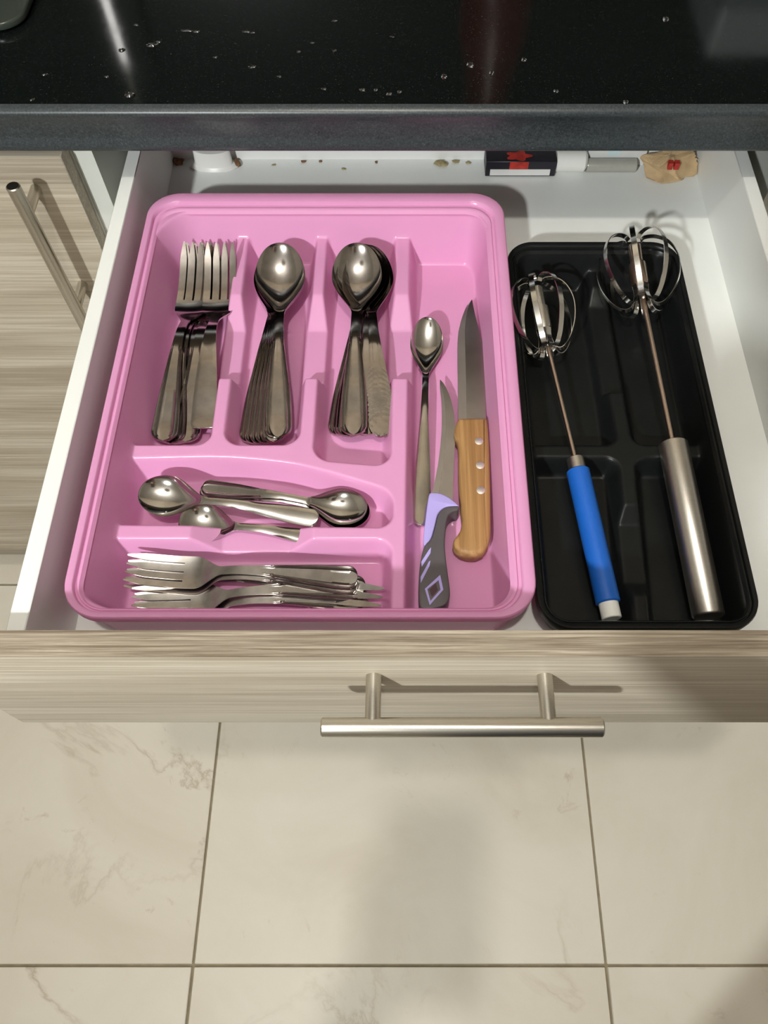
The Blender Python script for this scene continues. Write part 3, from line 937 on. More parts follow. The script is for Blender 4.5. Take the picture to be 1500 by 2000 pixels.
# small forks --------------------------------------------------------
pq = spline([0, .018, .036, .048, .060, .072, .088, .120, .148, .154], [.0085, .0042, .0016, .0022, .0072, .0108, .0116, .0070, .0022, .0020])
h_, hd_, tn_ = fork_geometry(0.154, 0.037, 0.025, 0.0225, 0.0056, 0.0172, pq, 'lines', th=0.0012, end_r=0.007, slot=0.0015)
protos['small_fork'] = piece('dessert_fork', [('head', h_), ('handle', hd_)] + [('tine', m) for m in tn_], M['steel_dull'], '', 'fork')
g5 = 'dessert forks in the front compartment'
for tip, end, lab, base, anchor in (
        ((262, 1183), (690, 1168), 'dessert fork at the very front edge, lowest of the pile, mostly hidden', 0.8230, 'tip'),
        ((746, 1173), (310, 1108), 'dessert fork turned the other way, tines at the right end of the front compartment', 0.8250, 'tip'),
        ((257, 1172), (698, 1146), 'dessert fork in front whose handle crosses over the reversed fork', 0.8272, 'tip'),
        ((247, 1118), (700, 1138), 'dessert fork directly under the topmost dessert fork', 0.8295, 'tip'),
        ((246, 1106), (703, 1128), 'topmost dessert fork with four tines at the left and lined handle', 0.8325, 'tip')):
    o = first_or_copy(protos, 'small_fork', lab, g5)
    put(o, tip, end, base + 0.0008, 0.0085, 0.0020, 0.154, anchor=anchor, roll=0.09 if tip[0] < 500 else -0.05)

# long spoon ----------------------------------------------------------
rim_l = spline([0, .024, .050, .062, .080, .130, .172, .184], [.0160, .0090, .0082, .0105, .0118, .0070, .0026, .0020])
ls = spoon_geometry(0.178, 0.049, 0.0262, 0.0050, 0.0128, 0.0062, rim_l, 'plain', th=0.0011, end_r=0.007)
o = piece('long_teaspoon', zip(('bowl', 'handle'), ls), M['steel'], 'slender long spoon with narrow bowl standing alone beside the small knife', 'spoon')
put(o, (835, 619), (822, 1026), 0.8230, 0.0160, 0.0020, 0.178, anchor='fit')
for o in list(scn.objects):
    if 'used' in o: del o['used']
    if o.get('label') == '': o.name = 'unused'

# knives --------------------------------------------------------------
def poly_px(pts, z, zoom=(740, 540, 2.9406)):
    return [at(zoom[0] + x / zoom[2], zoom[1] + y / zoom[2], z).xy for x, y in pts]

def slab(bm, pts, z0, z1, edge=0.0, seg=2):
    """extruded outline with rounded upper and lower edges"""
    n = len(pts)
    c = Vector((sum(p.x for p in pts) / n, sum(p.y for p in pts) / n))
    area = sum(pts[i].x * pts[(i + 1) % n].y - pts[(i + 1) % n].x * pts[i].y for i in range(n))
    if area < 0: pts = pts[::-1]
    nr = []
    for i in range(n):
        a, b, d = pts[i - 1], pts[i], pts[(i + 1) % n]
        e1, e2 = (b - a).normalized(), (d - b).normalized()
        m = (Vector((e1.y, -e1.x)) + Vector((e2.y, -e2.x)))
        nr.append(m.normalized() if m.length > 1e-6 else Vector((e1.y, -e1.x)))
    prof = [(0, z0), (0, z1)]
    if edge > 0:
        prof = [(edge * (1 - math.sin(a)), z0 + edge * (1 - math.cos(a))) for a in [math.pi / 2 * k / seg for k in range(seg + 1)]]
        prof += [(edge * (1 - math.cos(a)), z1 - edge * (1 - math.sin(a))) for a in [math.pi / 2 * k / seg for k in range(seg + 1)]]
    rings = [[bm.verts.new((p.x - q.x * o_, p.y - q.y * o_, z)) for p, q in zip(pts, nr)] for o_, z in prof]
    for A, B in zip(rings, rings[1:]):
        for k in range(n):
            bm.faces.new((A[k], A[(k + 1) % n], B[(k + 1) % n], B[k]))
    bm.faces.new(rings[0][::-1]); bm.faces.new(rings[-1])

def sm(pts, n=4, closed=True):
    return [Vector((p.x, p.y)) for p in catmull([Vector((q[0], q[1], 0)) for q in pts], n, closed)]

def blade_mesh(left, right, z_mid, th_back, th_edge, parent, off, edge_left=True):
    """blade between two matching side lines; thin at the cutting side. Returns main and ground-edge objects"""
    bmA, bmB = bmesh.new(), bmesh.new()
    for bm, f0, f1 in ((bmA, 0.30, 1.0), (bmB, 0.0, 0.30)):
        rows = []
        for l, r in zip(left, right):
            row = []
            for f in (f0, f1):
                t = th_edge + (th_back - th_edge) * min(1, f / 0.30)
                p = l.lerp(r, f)
                row.append((bm.verts.new((p.x - off.x, p.y - off.y, z_mid + t / 2 - off.z)), bm.verts.new((p.x - off.x, p.y - off.y, z_mid - t / 2 - off.z))))
            rows.append(row)
        for A, B in zip(rows, rows[1:]):
            bm.faces.new((A[0][0], A[1][0], B[1][0], B[0][0])); bm.faces.new((A[0][1], B[0][1], B[1][1], A[1][1]))
            bm.faces.new((A[0][0], B[0][0], B[0][1], A[0][1])); bm.faces.new((A[1][0], A[1][1], B[1][1], B[1][0]))
        for R_ in (rows[0], rows[-1]):
            bm.faces.new((R_[0][0], R_[0][1], R_[1][1], R_[1][0]))
    o = bm_obj('blade', bmA, M['blade'], parent, 30)
    e = bm_obj('cutting_edge', bmB, M['bevel'], o, 30)
    return o

KZ = 0.8290
def resample(pts, ys):
    pts = sorted(pts, key=lambda p: p[1])
    return [(float(np.interp(y, [p[1] for p in pts], [p[0] for p in pts])), y) for y in ys]
ysb = [136, 150, 170, 195, 225, 265, 320, 390, 480, 600, 720, 835]
Lb = poly_px(resample([(533, 136), (519, 150), (503, 172), (488, 205), (470, 260), (455, 325), (450, 400), (451, 500), (453, 620), (455, 835)], ysb), KZ)
Rb = poly_px(resample([(535, 136), (541, 170), (549, 210), (560, 255), (575, 310), (597, 385), (604, 450), (610, 560), (615, 835)], ysb), KZ)
kpos = at(930, 960, ZF).xy
kn = thing('steak_knife', (kpos.x, kpos.y, ZF), 'knife with riveted golden wooden handle and broad steel blade', 'knife')
ko = Vector(kn.location)
blade_mesh(Lb, Rb, KZ, 0.0016, 0.0005, kn, ko)
hw_ = [(449, 838), (456, 826), (480, 824), (540, 823), (612, 823), (622, 832), (628, 890), (634, 1000), (638, 1150), (641, 1300), (642, 1440), (640, 1500), (628, 1550), (600, 1590), (560, 1606), (510, 1606), (465, 1592), (436, 1566), (425, 1540), (430, 1518), (450, 1492), (468, 1462), (478, 1410), (472, 1350), (463, 1250), (458, 1130), (459, 1010), (455, 960), (438, 930), (432, 900), (438, 865)]
bm = bmesh.new()
slab(bm, poly_px(hw_, 0.833), ZF + 0.0004, 0.8365, 0.0032, 4)
hnd = bm_obj('handle', bm, M['handle_wood'], kn, 50, off=ko)
for x, y in ((575, 945), (582, 1083), (586, 1227)):
    c = poly_px([(x, y)], 0.8367)[0]
    bm = bmesh.new()
    add_lathe(bm, Vector((c.x, c.y, 0.8360)) - ko, (0, 0, 1), [(0, 0.0031), (0.0007, 0.0031), (0.0008, 0.0029)], 20)
    bm_obj('rivet', bm, M['rivet'], hnd, 40)

PZ = 0.8300
ysp = [596, 615, 640, 680, 730, 800, 880, 970, 1080, 1180, 1290]
Lp = poly_px(resample([(351, 596), (350, 630), (357, 690), (362, 760), (362, 850), (356, 950), (343, 1060), (325, 1160), (296, 1290)], ysp), PZ)
Rp = poly_px(resample([(353, 596), (370, 615), (388, 645), (410, 695), (427, 760), (438, 830), (440, 900), (435, 1000), (428, 1120), (424, 1290)], ysp), PZ)
ppos = at(850, 1060, ZF).xy
pk = thing('paring_knife', (ppos.x, ppos.y, ZF), 'small curved knife with lavender and dark grey moulded handle', 'knife')
po = Vector(pk.location)
blade_mesh(Lp, Rp, PZ, 0.0014, 0.0004, pk, po)
gr = [(262, 1560), (300, 1520), (322, 1450), (340, 1380), (372, 1345), (420, 1335), (458, 1337), (452, 1358), (425, 1366), (398, 1388), (386, 1430), (380, 1490), (377, 1560), (384, 1640), (396, 1730), (406, 1810), (404, 1860), (385, 1895), (340, 1915), (290, 1922), (240, 1915), (229, 1860), (228, 1760), (238, 1650)]
bm = bmesh.new(); slab(bm, sm(poly_px(gr, 0.834), 3), ZF + 0.0004, 0.8385, 0.0011, 3)
hg = bm_obj('handle', bm, M['grey_rubber'], pk, 50, off=po)
hg['label'] = 'dark grey rubber grip of the small knife'
lv = [(290, 1262), (318, 1257), (352, 1260), (396, 1280), (430, 1305), (456, 1332), (418, 1334), (372, 1343), (338, 1378), (320, 1448), (298, 1518), (260, 1560), (256, 1500), (268, 1400), (278, 1320)]
bm = bmesh.new(); slab(bm, sm(poly_px(lv, 0.834), 3), ZF + 0.0006, 0.8380, 0.0010, 3)
lo_ = bm_obj('bolster', bm, M['lavender'], pk, 50, off=po)
lo_['label'] = 'lavender bolster of the small knife'
def inlay(name, outline, z0, z1, mat, hole=None):
    bm = bmesh.new()
    if hole is None:
        slab(bm, outline, z0, z1)
    else:
        n = len(outline)
        V = [[bm.verts.new((p.x, p.y, z)) for p in ring] for ring, z in ((outline, z0), (outline, z1), (hole, z1), (hole, z0))]
        for a in range(4):
            A, B = V[a], V[(a + 1) % 4]
            for k in range(n): bm.faces.new((A[k], A[(k + 1) % n], B[(k + 1) % n], B[k]))
    return bm_obj(name, bm, mat, hg, False, off=po)
HZ = 0.8384
inlay('diamond_inlay', poly_px([(352, 1715), (370, 1800), (292, 1888), (264, 1795)], HZ), HZ - 0.0006, HZ + 0.0004, M['lavender'], poly_px([(343, 1745), (354, 1800), (296, 1865), (278, 1797)], HZ))
inlay('diamond_centre', poly_px([(326, 1762), (340, 1802), (304, 1842), (290, 1800)], HZ), HZ - 0.0006, HZ + 0.0002, M['brown_dark'])
inlay('stripe_inlay', poly_px([(288, 1570), (300, 1556), (296, 1590), (246, 1668), (243, 1640)], HZ), HZ - 0.0012, HZ + 0.0003, M['lavender'])
inlay('stripe_inlay', poly_px([(286, 1640), (296, 1632), (291, 1662), (240, 1762), (240, 1726)], HZ), HZ - 0.0012, HZ + 0.0003, M['lavender'])

# ------------------------------------------------------------------ whisks
def whisk(name, label, h0, h1, hub0, hub1, R, n_loops, a0, handle_fn, rod_r=0.0017, hub_mat='rod', hub_r=0.0052):
    """h0/h1: handle start and end, hub0/hub1: base and top of the head (world points)"""
    t = thing(name, h0, label, 'whisk')
    o = Vector(t.location)
    handle_fn(t, h0 - o, h1 - o)
    bm = bmesh.new()
    d = hub0 - h0
    add_lathe(bm, Vector((0, 0, 0)), d, [(0, rod_r), (d.length, rod_r)], 12)
    bm_obj('shaft', bm, M['rod'], t, 40)
    ax = (hub1 - hub0); H = ax.length; ax.normalize()
    b0 = hub0 - o
    bm = bmesh.new()
    add_lathe(bm, b0 - ax * 0.004, ax, [(0, rod_r * 1.3), (0.003, hub_r * .8), (0.008, hub_r * .85), (0.010, hub_r), (H * .6, hub_r), (H * .62, hub_r * .75), (H, hub_r * .75), (H + 0.002, hub_r * .4)], 16)
    hb = bm_obj('hub', bm, M[hub_mat], t, 40)
    _, u, w = frame_of(ax)
    if w.z < 0: w = -w
    for k in range(n_loops):
        a = a0 + 2 * math.pi * k / n_loops
        rd = u * math.cos(a) + w * math.sin(a)
        side = ax.cross(rd).normalized()
        path = [(H * 1.00, hub_r * .8), (H * 1.06, R * .28), (H * 1.02, R * .55), (H * .84, R * .84), (H * .52, R * 1.0), (H * .16, R * .95), (-H * .16, R * .74), (-H * .34, R * .48), (-H * .32, R * .28), (-H * .12, R * .18), (H * .06, hub_r * .9)]
        pts = catmull([b0 + ax * p + rd * q for p, q in path], 5)
        bm = bmesh.new()
        add_strip(bm, pts, side, 0.0040, 0.0006)
        bm_obj('wire_loop', bm, M['wire'], t, 40)
    return t

def blue_handle(t, a, b):
    d = b - a; L = d.length
    bm = bmesh.new(); add_lathe(bm, a, d, [(0, 0.0052), (0.0006, 0.0060), (0.011, 0.0062)], 24); bm_obj('ferrule', bm, M['grey_tube'], t, 40)
    bm = bmesh.new(); add_lathe(bm, a + d.normalized() * 0.010, d, [(0, 0.0074), (0.0008, 0.0082), (L - 0.0215, 0.0082), (L - 0.0207, 0.0074)], 28)
    o = bm_obj('handle', bm, M['blue'], t, 40); o['label'] = 'blue sleeve of the whisk handle'
    bm = bmesh.new(); add_lathe(bm, a + d.normalized() * (L - 0.012), d, [(0, 0.0066), (0.0115, 0.0066), (0.012, 0.0060)], 24)
    o = bm_obj('end_cap', bm, M['white_plastic'], t, 40); o['label'] = 'pale silver end cap'
def steel_handle(t, a, b):
    d = b - a; L = d.length
    bm = bmesh.new(); add_lathe(bm, a, d, [(0, 0.0088), (0.0012, 0.0104), (L - 0.0012, 0.0104), (L, 0.0094)], 32); bm_obj('handle', bm, M['grey_tube'], t, 40)

def atv(px, py, z):
    p = at(px, py, z); return p
whisk('hand_whisk', 'whisk with blue sleeved handle and wire loop head beside the pink tray',
      atv(1123, 895, 0.8400), atv(1195, 1209, 0.8320), atv(1064, 652, 0.8500), atv(1047, 556, 0.8555), 0.0265, 8, math.radians(22), blue_handle, hub_mat='grey_tube', hub_r=0.0060)
whisk('hand_whisk', 'whisk with thick plain steel handle at the right of the black tray',
      atv(1314, 866, 0.8420), atv(1384, 1205, 0.8335), atv(1252, 566, 0.8535), atv(1238, 474, 0.8570), 0.0320, 8, math.radians(20), steel_handle, rod_r=0.0020, hub_r=0.0068)

# ------------------------------------------------------------------ odds and ends at the back of the drawer
def item_box(name, lo, hi, mat, parent, bevel=0.0006):
    return box(name, lo, hi, mat, parent, bevel, 1)
bx = thing('small_black_box', (0.1085, 0.6440, DZ), 'small black box with red emblem and white print strip at back of drawer', 'box')
item_box('carton', (0.0757, 0.6322, DZ + 0.0003), (0.1410, 0.6560, DZ + 0.0165), M['box_black'], bx)
item_box('print_strip', (0.0800, 0.63185, DZ + 0.0018), (0.1360, 0.63235, DZ + 0.0082), M['print_white'], bx, 0)
rnd = random.Random(4)
# red emblem: a lobed blot lying on the top and front faces
bm = bmesh.new()
cx_, cy_ = 0.1060, 0.6400
pts = [Vector((cx_ + (0.0105 + 0.0028 * math.cos(5 * a)) * math.cos(a), cy_ + (0.0062 + 0.0012 * math.cos(5 * a)) * math.sin(a))) for a in [2 * math.pi * k / 30 for k in range(30)]]
slab(bm, pts, DZ + 0.0163, DZ + 0.0168)
bm_obj('emblem', bm, M['red'], bx, False, off=bx.location)
item_box('emblem_front', (0.0975, 0.63195, DZ + 0.0085), (0.1150, 0.63235, DZ + 0.0160), M['red'], bx, 0)

tb = thing('glue_tube', (0.1790, 0.6425, DZ), 'smoky grey tube with fat white cap lying next to the black box', 'tube')
bm = bmesh.new(); add_lathe(bm, Vector((0.1416, 0.6415, DZ + 0.0103)) - Vector(tb.location), (1, 0, 0), [(0, 0.0088), (0.001, 0.0098), (0.026, 0.0098), (0.0275, 0.0085), (0.029, 0.0060)], 24)
o = bm_obj('cap', bm, M['white_plastic'], tb, 40); o['label'] = 'white cap of the tube'
bm = bmesh.new(); add_lathe(bm, Vector((0.1706, 0.6400, DZ + 0.0066)) - Vector(tb.location), (1, 0, 0), [(0, 0.0058), (0.001, 0.0062), (0.046, 0.0062), (0.047, 0.0050)], 24)
bm_obj('barrel', bm, M['grey_clear'], tb, 40)
pkx = thing('white_packet', (0.194, 0.6520, DZ), 'white packet with pale blue panel behind the grey tube', 'packet')
item_box('carton', (0.1720, 0.6475, DZ + 0.0003), (0.2270, 0.6565, DZ + 0.0260), M['print_white'], pkx)
item_box('blue_panel', (0.1900, 0.6472, DZ + 0.0120), (0.2020, 0.6476, DZ + 0.0255), M['pale_blue'], pkx, 0)

def crumple(name, c, r, mat, seed, amp, sub=4, parent=None):
    """irregular lump; a large amp gives the folded facets of crushed paper"""
    rn = random.Random(seed)
    bm = bmesh.new()
    bmesh.ops.create_icosphere(bm, subdivisions=sub, radius=1.0)
    cuts = [(Vector((rn.uniform(-1, 1), rn.uniform(-1, 1), rn.uniform(-.3, 1))).normalized(), rn.uniform(0.62, 0.95)) for _ in range(16)]
    for v in bm.verts:
        p = v.co.copy()
        p = Vector((math.copysign(abs(p.x) ** 0.75, p.x), math.copysign(abs(p.y) ** 0.75, p.y), p.z))
        for n_, d_ in cuts:
            e = p.dot(n_) - d_
            if e > 0: p -= n_ * e * 1.5 * min(1, amp * 2.5)      # pushed past the plane: a crease
        k = 1 + amp * 0.5 * noise.noise(p * 1.7 + Vector((seed, 0, 0)))
        v.co = Vector((p.x * r[0] * k, p.y * r[1] * k, max(p.z, -0.75) * r[2] * k))
    zmin = min(v.co.z for v in bm.verts)
    for v in bm.verts: v.co.z -= zmin
    o = bm_obj(name, bm, mat, parent, False)
    o.location = c
    return o
cp = thing('crumpled_paper_bag', (0.2465, 0.6360, DZ), 'crumpled brown paper bag with red print in the back right corner', 'bag')
crumple('paper', (0, 0, 0.0004), (0.0305, 0.0175, 0.0135), M['paper'], 3.3, 0.5, 4, cp)
bm = bm_box((-0.0045, -0.0120, 0.0140), (-0.0005, -0.0070, 0.0206)); bm_obj('red_print', bm, M['red'], cp)
bm = bm_box((0.0010, -0.0120, 0.0140), (0.0055, -0.0070, 0.0206)); bm_obj('red_print', bm, M['red'], cp)

wc = thing('plastic_cap', (-0.1800, 0.6465, DZ), 'white plastic bottle cap standing in the back left corner of the drawer', 'cap')
bm = bmesh.new(); add_lathe(bm, (0, 0, 0.0004), (0, 0, 1), [(0, 0.0225), (0.0014, 0.0232), (0.003, 0.0200), (0.004, 0.0180), (0.017, 0.0170), (0.018, 0.0160)], 36)
for v in bm.verts: v.co.y *= 0.42
bm_obj('shell', bm, M['white_plastic'], wc, 50)
g6 = 'bits of dried residue along the drawer back'
for k, (px, py, rx, ry, rz, mt, lab) in enumerate((
        (862, 322, .0085, .0055, .0022, 'crumb', 'largest olive blot of dried residue at the drawer back'),
        (890, 317, .0050, .0030, .0016, 'crumb', 'olive blot of residue just right of the largest one'),
        (915, 319, .0028, .0018, .0012, 'crumb', 'speck of residue left of the black box'),
        (735, 318, .0018, .0022, .0010, 'rust', 'dark speck of residue behind the middle of the pink tray'),
        (671, 331, .0026, .0014, .0008, 'crumb', 'pale speck of residue nearest the pink tray rim'),
        (592, 317, .0034, .0020, .0012, 'rust', 'reddish speck of residue behind the spoon compartments'),
        (626, 316, .0020, .0014, .0010, 'rust', 'tiny reddish speck right of the reddish one'),
        (535, 323, .0024, .0012, .0008, 'crumb', 'grey speck of residue right of the white cap'),
        (352, 308, .0080, .0050, .0030, 'rust', 'brown residue left of the white cap'),
        (466, 312, .0036, .0072, .0030, 'rust', 'brown residue right of the white cap'))):
    p = at(px, py, DZ)
    o = crumple('residue', (p.x, min(p.y, DBACK - ry - 0.001), DZ + 0.0002), (rx, ry, rz), M[mt], 11.7 + k * 2.3, 0.5, 2)
    tag(o, lab, 'residue', g6)

# ------------------------------------------------------------------ on the worktop
p = at(40, 52, WT_Z1 + 0.008)
gb = thing('glass_board', (-0.47, 0.80, WT_Z1), 'grey glass board with rounded corner lying on the worktop at the upper left', 'board')
bm = bmesh.new()
pts = [Vector(q) for q in rrect(-0.66, -0.2985, 0.6232, 0.99, 0.022, 8)]
slab(bm, pts, WT_Z1 + 0.0020, WT_Z1 + 0.0080, 0.0018, 3)
bm_obj('pane', bm, M['glass'], gb, 40, off=gb.location)
for x, y in ((-0.63, 0.66), (-0.33, 0.66), (-0.63, 0.96), (-0.33, 0.96)):
    bm = bmesh.new(); add_lathe(bm, Vector((x, y, WT_Z1 + 0.0002)) - Vector(gb.location), (0, 0, 1), [(0, 0.006), (0.0018, 0.006)], 12)
    bm_obj('foot', bm, M['grey_rubber'], gb, 40)

drops = [(365, 60, 3.2, 1.2), (383, 62, 2.0, 1.0), (480, 62, 2.4, 1.2), (493, 64, 1.6, 1.0), (238, 98, 1.8, 1.4), (297, 88, 3.4, 1.8), (310, 82, 1.6, 1.0), (253, 186, 2.6, 2.2), (208, 150, 1.2, 1), (63, 195, 1.4, 1),
         (88, 146, 1.6, 1), (492, 131, 2.2, 1.2), (266, 49, 1.4, 1), (654, 41, 1.5, 1), (766, 72, 1.3, 1), (610, 84, 1.4, 1), (583, 101, 1.2, 1), (653, 99, 1.2, 1), (918, 127, 1.6, 3.0), (867, 150, 1.4, 2.6), (960, 143, 1.2, 2.2),
         (1023, 117, 1.2, 2.2), (1300, 38, 1.6, 3.0), (632, 174, 1.3, 1.2), (707, 176, 1.4, 1.4), (734, 176, 1.1, 1.2), (760, 184, 1.4, 1.4), (780, 180, 1.2, 1.2), (1222, 200, 1.4, 1.8), (1086, 178, 1.2, 1.6), (545, 150, 1.1, 1.0), (420, 112, 1.1, 1.0)]
dm = []
for q in range(3):
    bm = bmesh.new()
    prof = [(0.0001, 1.0), (0.10, 0.98), (0.22, 0.86), (0.32, 0.62), (0.38, 0.32), (0.40, 0.02)]
    add_lathe(bm, (0, 0, 0), (0, 0, 1), prof, 14)
    for v in bm.verts:
        a = math.atan2(v.co.y, v.co.x)
        k = 1 + 0.14 * math.sin(2 * a + q) + 0.10 * math.sin(3 * a + 2 * q)
        v.co.x *= k; v.co.y *= k
    me = bpy.data.meshes.new('water_drop'); bmesh.ops.recalc_face_normals(bm, faces=bm.faces); bm.to_mesh(me); bm.free(); me.shade_smooth(); me.materials.append(M['water'])
    dm.append(me)
ORD = 'first second third fourth fifth sixth seventh eighth ninth tenth eleventh twelfth thirteenth fourteenth fifteenth sixteenth'.split()
drops.sort()
for k, (px, py, sx, sy) in enumerate(drops):
    side = ORD[k] + ' from the left' if k < 16 else ORD[len(drops) - 1 - k] + ' from the right'
    p = at(px, py, WT_Z1)
    o = link('water_drop', dm[k % 3])
    o.location = (p.x, p.y, WT_Z1 + 0.0001)
    o.scale = (sx * 0.0014, sy * 0.0014, min(sx, sy) * 0.0018)
    tag(o, 'tiny clear water drop on the black worktop, ' + side, 'water drop', 'water drops on the worktop')

# things added further back on the worktop, beyond the frame: seen only mirrored in its polish
t = thing('bread_bin', (0.62, 1.06, WT_Z1), 'light grey enamel bread bin at the back right of the worktop', 'bread bin')
box('body', (0.380, 0.985, WT_Z1 + 0.0005), (0.86, 1.145, WT_Z1 + 0.170), M['light_grey'], t, 0.012, 4)
box('lid', (0.379, 0.983, WT_Z1 + 0.172), (0.861, 1.147, WT_Z1 + 0.241), M['light_grey'], t, 0.012, 4)
bm = bmesh.new(); add_lathe(bm, Vector((0.62, 0.983, WT_Z1 + 0.19)) - Vector(t.location), (0, -1, 0), [(0, 0.006), (0.01, 0.006), (0.012, 0.013), (0.02, 0.013), (0.023, 0.009)], 20)
bm_obj('knob', bm, M['chrome'], t, 40)
t = thing('added_tube_lamp', (-0.380, 1.05, WT_Z1), 'added slim glowing tube out of view at the back left, mirrored in the worktop', 'lamp')
M['tube'] = emit_mat('added_streak_glow', (1.0, 0.98, 0.95), 6.0)  # added glow, only there for its bright streak in the worktop polish
bm = bmesh.new(); add_lathe(bm, (0, 0, 0.0003), (0, 0, 1), [(0, 0.05), (0.006, 0.05), (0.010, 0.044)], 36); bm_obj('base', bm, M['chrome'], t, 40)
bm = bmesh.new(); add_lathe(bm, (0, 0, 0.010), (0, 0, 1), [(0, 0.006), (0.02, 0.006)], 20); bm_obj('socket', bm, M['chrome'], t, 40)
bm = bmesh.new(); add_lathe(bm, (0, 0, 0.031), (0, 0, 1), [(0, 0.004), (0.004, 0.0045), (0.250, 0.0045), (0.254, 0.003)], 16); bm_obj('tube', bm, M['tube'], t, 40)
bm = bmesh.new(); add_lathe(bm, (0, 0, 0.286), (0, 0, 1), [(0, 0.006), (0.12, 0.006), (0.124, 0.004)], 20); bm_obj('top_rod', bm, M['chrome'], t, 40)
t = thing('utensil_jar', (0.118, 1.06, WT_Z1), 'red brown glazed jar at the back of the worktop', 'jar')
bm = bmesh.new(); add_lathe(bm, (0, 0, 0.0004), (0, 0, 1), [(0, 0.040), (0.01, 0.047), (0.25, 0.047), (0.30, 0.034), (0.36, 0.032), (0.362, 0.026)], 32); bm_obj('body', bm, M['dark_red'], t, 40)

# ------------------------------------------------------------------ the photographer, who stands in front of the drawer and shades it
M['skin'] = plain('skin', (0.50, 0.30, 0.21), 0.5, var=0.05)
M['shirt'] = plain('dark_grey_cotton', (0.06, 0.06, 0.07), 0.9, var=0.1, scale=200)
M['jeans'] = plain('dark_blue_denim', (0.03, 0.04, 0.08), 0.9, var=0.15, scale=300)
M['hair'] = plain('dark_hair', (0.012, 0.009, 0.007), 0.5, var=0.2, scale=200)
M['eye'] = plain('eye_white', (0.75, 0.74, 0.72), 0.3)
M['phone'] = plain('black_phone_shell', (0.01, 0.01, 0.012), 0.25)

def skinned(name, pts, chains, mat, parent=None, root=None, sub=2):
    keys = list(pts)
    me = bpy.data.meshes.new(name)
    ed = [(keys.index(a), keys.index(b)) for ch in chains for a, b in zip(ch, ch[1:])]
    me.from_pydata([pts[k][0] for k in keys], ed, [])
    o = link(name, me, mat, parent)
    md = o.modifiers.new('Skin', 'SKIN')
    md.use_smooth_shade = True
    for i, k in enumerate(keys):
        r = pts[k][1]
        sv = me.skin_vertices[0].data[i]
        sv.radius = r if isinstance(r, tuple) else (r, r)
        sv.use_root = (k == (root or keys[0]))
    s_ = o.modifiers.new('Subdivision', 'SUBSURF')
    s_.levels = s_.render_levels = sub
    return o
BX, BY = 0.21, -0.47
def b(x, y, z): return (BX + x, BY + y, z)
bp = {'pelvis': (b(0, 0, .93), (.145, .10)), 'waist': (b(0, .01, 1.05), (.125, .09)), 'chest': (b(0, .0, 1.24), (.150, .10)), 'collar': (b(0, -.01, 1.38), (.085, .065)),
      'neck': (b(0, .015, 1.435), .050), 'jaw': (b(0, .055, 1.50), (.062, .070)), 'skull': (b(0, .055, 1.58), (.074, .090)), 'crown': (b(0, .045, 1.645), (.050, .062)), 'nose': (b(0, .150, 1.545), .010)}
for sd, n in ((-1, 'left_'), (1, 'right_')):
    bp.update({n + 'hip': (b(.085 * sd, 0, .88), .090), n + 'knee': (b(.095 * sd, .02, .48), .058), n + 'calf': (b(.097 * sd, 0, .34), .055), n + 'ankle': (b(.10 * sd, -.01, .095), .036), n + 'foot': (b(.105 * sd, .06, .036), .036), n + 'toe': (b(.115 * sd, .15, .026), .026),
               n + 'shoulder': (b(.160 * sd, -.01, 1.365), .058)})
bp.update({'right_elbow': (b(.235, -.02, 1.085), .041), 'right_wrist': (b(.245, .06, .855), .027), 'right_palm': (b(.243, .085, .785), (.040, .018)),
           'left_elbow': (b(-.185, .11, 1.075), .041), 'left_wrist': ((-.066, -.158, 1.205), .027), 'left_palm': ((-.040, -.100, 1.240), (.036, .020))})
chains = [['pelvis', 'waist', 'chest', 'collar', 'neck', 'jaw', 'skull', 'crown'], ['jaw', 'nose']]
for n in ('left_', 'right_'):
    chains += [['pelvis', n + 'hip', n + 'knee', n + 'calf', n + 'ankle', n + 'foot', n + 'toe'], ['collar', n + 'shoulder', n + 'elbow', n + 'wrist', n + 'palm']]
person = skinned('person', bp, chains, M['skin'], root='pelvis')
tag(person, 'person in dark shirt and jeans standing before the drawer holding up a phone', 'person')
# relaxed right hand and the left hand closed around the phone, every finger its own chain
for k, (dx, L_) in enumerate(((-.024, .075), (-.008, .085), (.008, .080), (.022, .062))):
    p0 = Vector(b(.243 + dx * .3, .085 + dx, .775))
    skinned('finger', {'a': (p0, .0100), 'b': (p0 + Vector((0, .004, -L_ * .45)), .0090), 'c': (p0 + Vector((-.006, .010, -L_ * .8)), .0082), 'd': (p0 + Vector((-.016, .012, -L_)), .0070)}, [['a', 'b', 'c', 'd']], M['skin'], person)
p0 = Vector(b(.236, .11, .825))
skinned('thumb', {'a': (p0, .0120), 'b': (p0 + Vector((-.006, .028, -.030)), .0105), 'c': (p0 + Vector((-.012, .034, -.058)), .0085)}, [['a', 'b', 'c']], M['skin'], person)
FW = Vector((0, math.cos(PITCH), -math.sin(PITCH))); UPV = Vector((0, math.sin(PITCH), math.cos(PITCH)))
def ph(x, u, f): return Vector((x, 0, CAM_H)) + UPV * u + FW * f      # point in the phone's own axes
for u, L_ in ((-.052, .066), (-.070, .070), (-.088, .066), (-.105, .054)):
    skinned('finger', {'a': (ph(-.052, u - .006, -.010), .0100), 'b': (ph(-.046, u, .003), .0094), 'c': (ph(-.046 + L_ * .35, u + .004, .006), .0086), 'd': (ph(-.046 + L_ * .85, u + .008, .0045), .0074)}, [['a', 'b', 'c', 'd']], M['skin'], person)
skinned('thumb', {'a': (ph(-.050, -.100, -.018), .0125), 'b': (ph(-.046, -.070, -.026), .0110), 'c': (ph(-.036, -.045, -.024), .0095)}, [['a', 'b', 'c']], M['skin'], person)
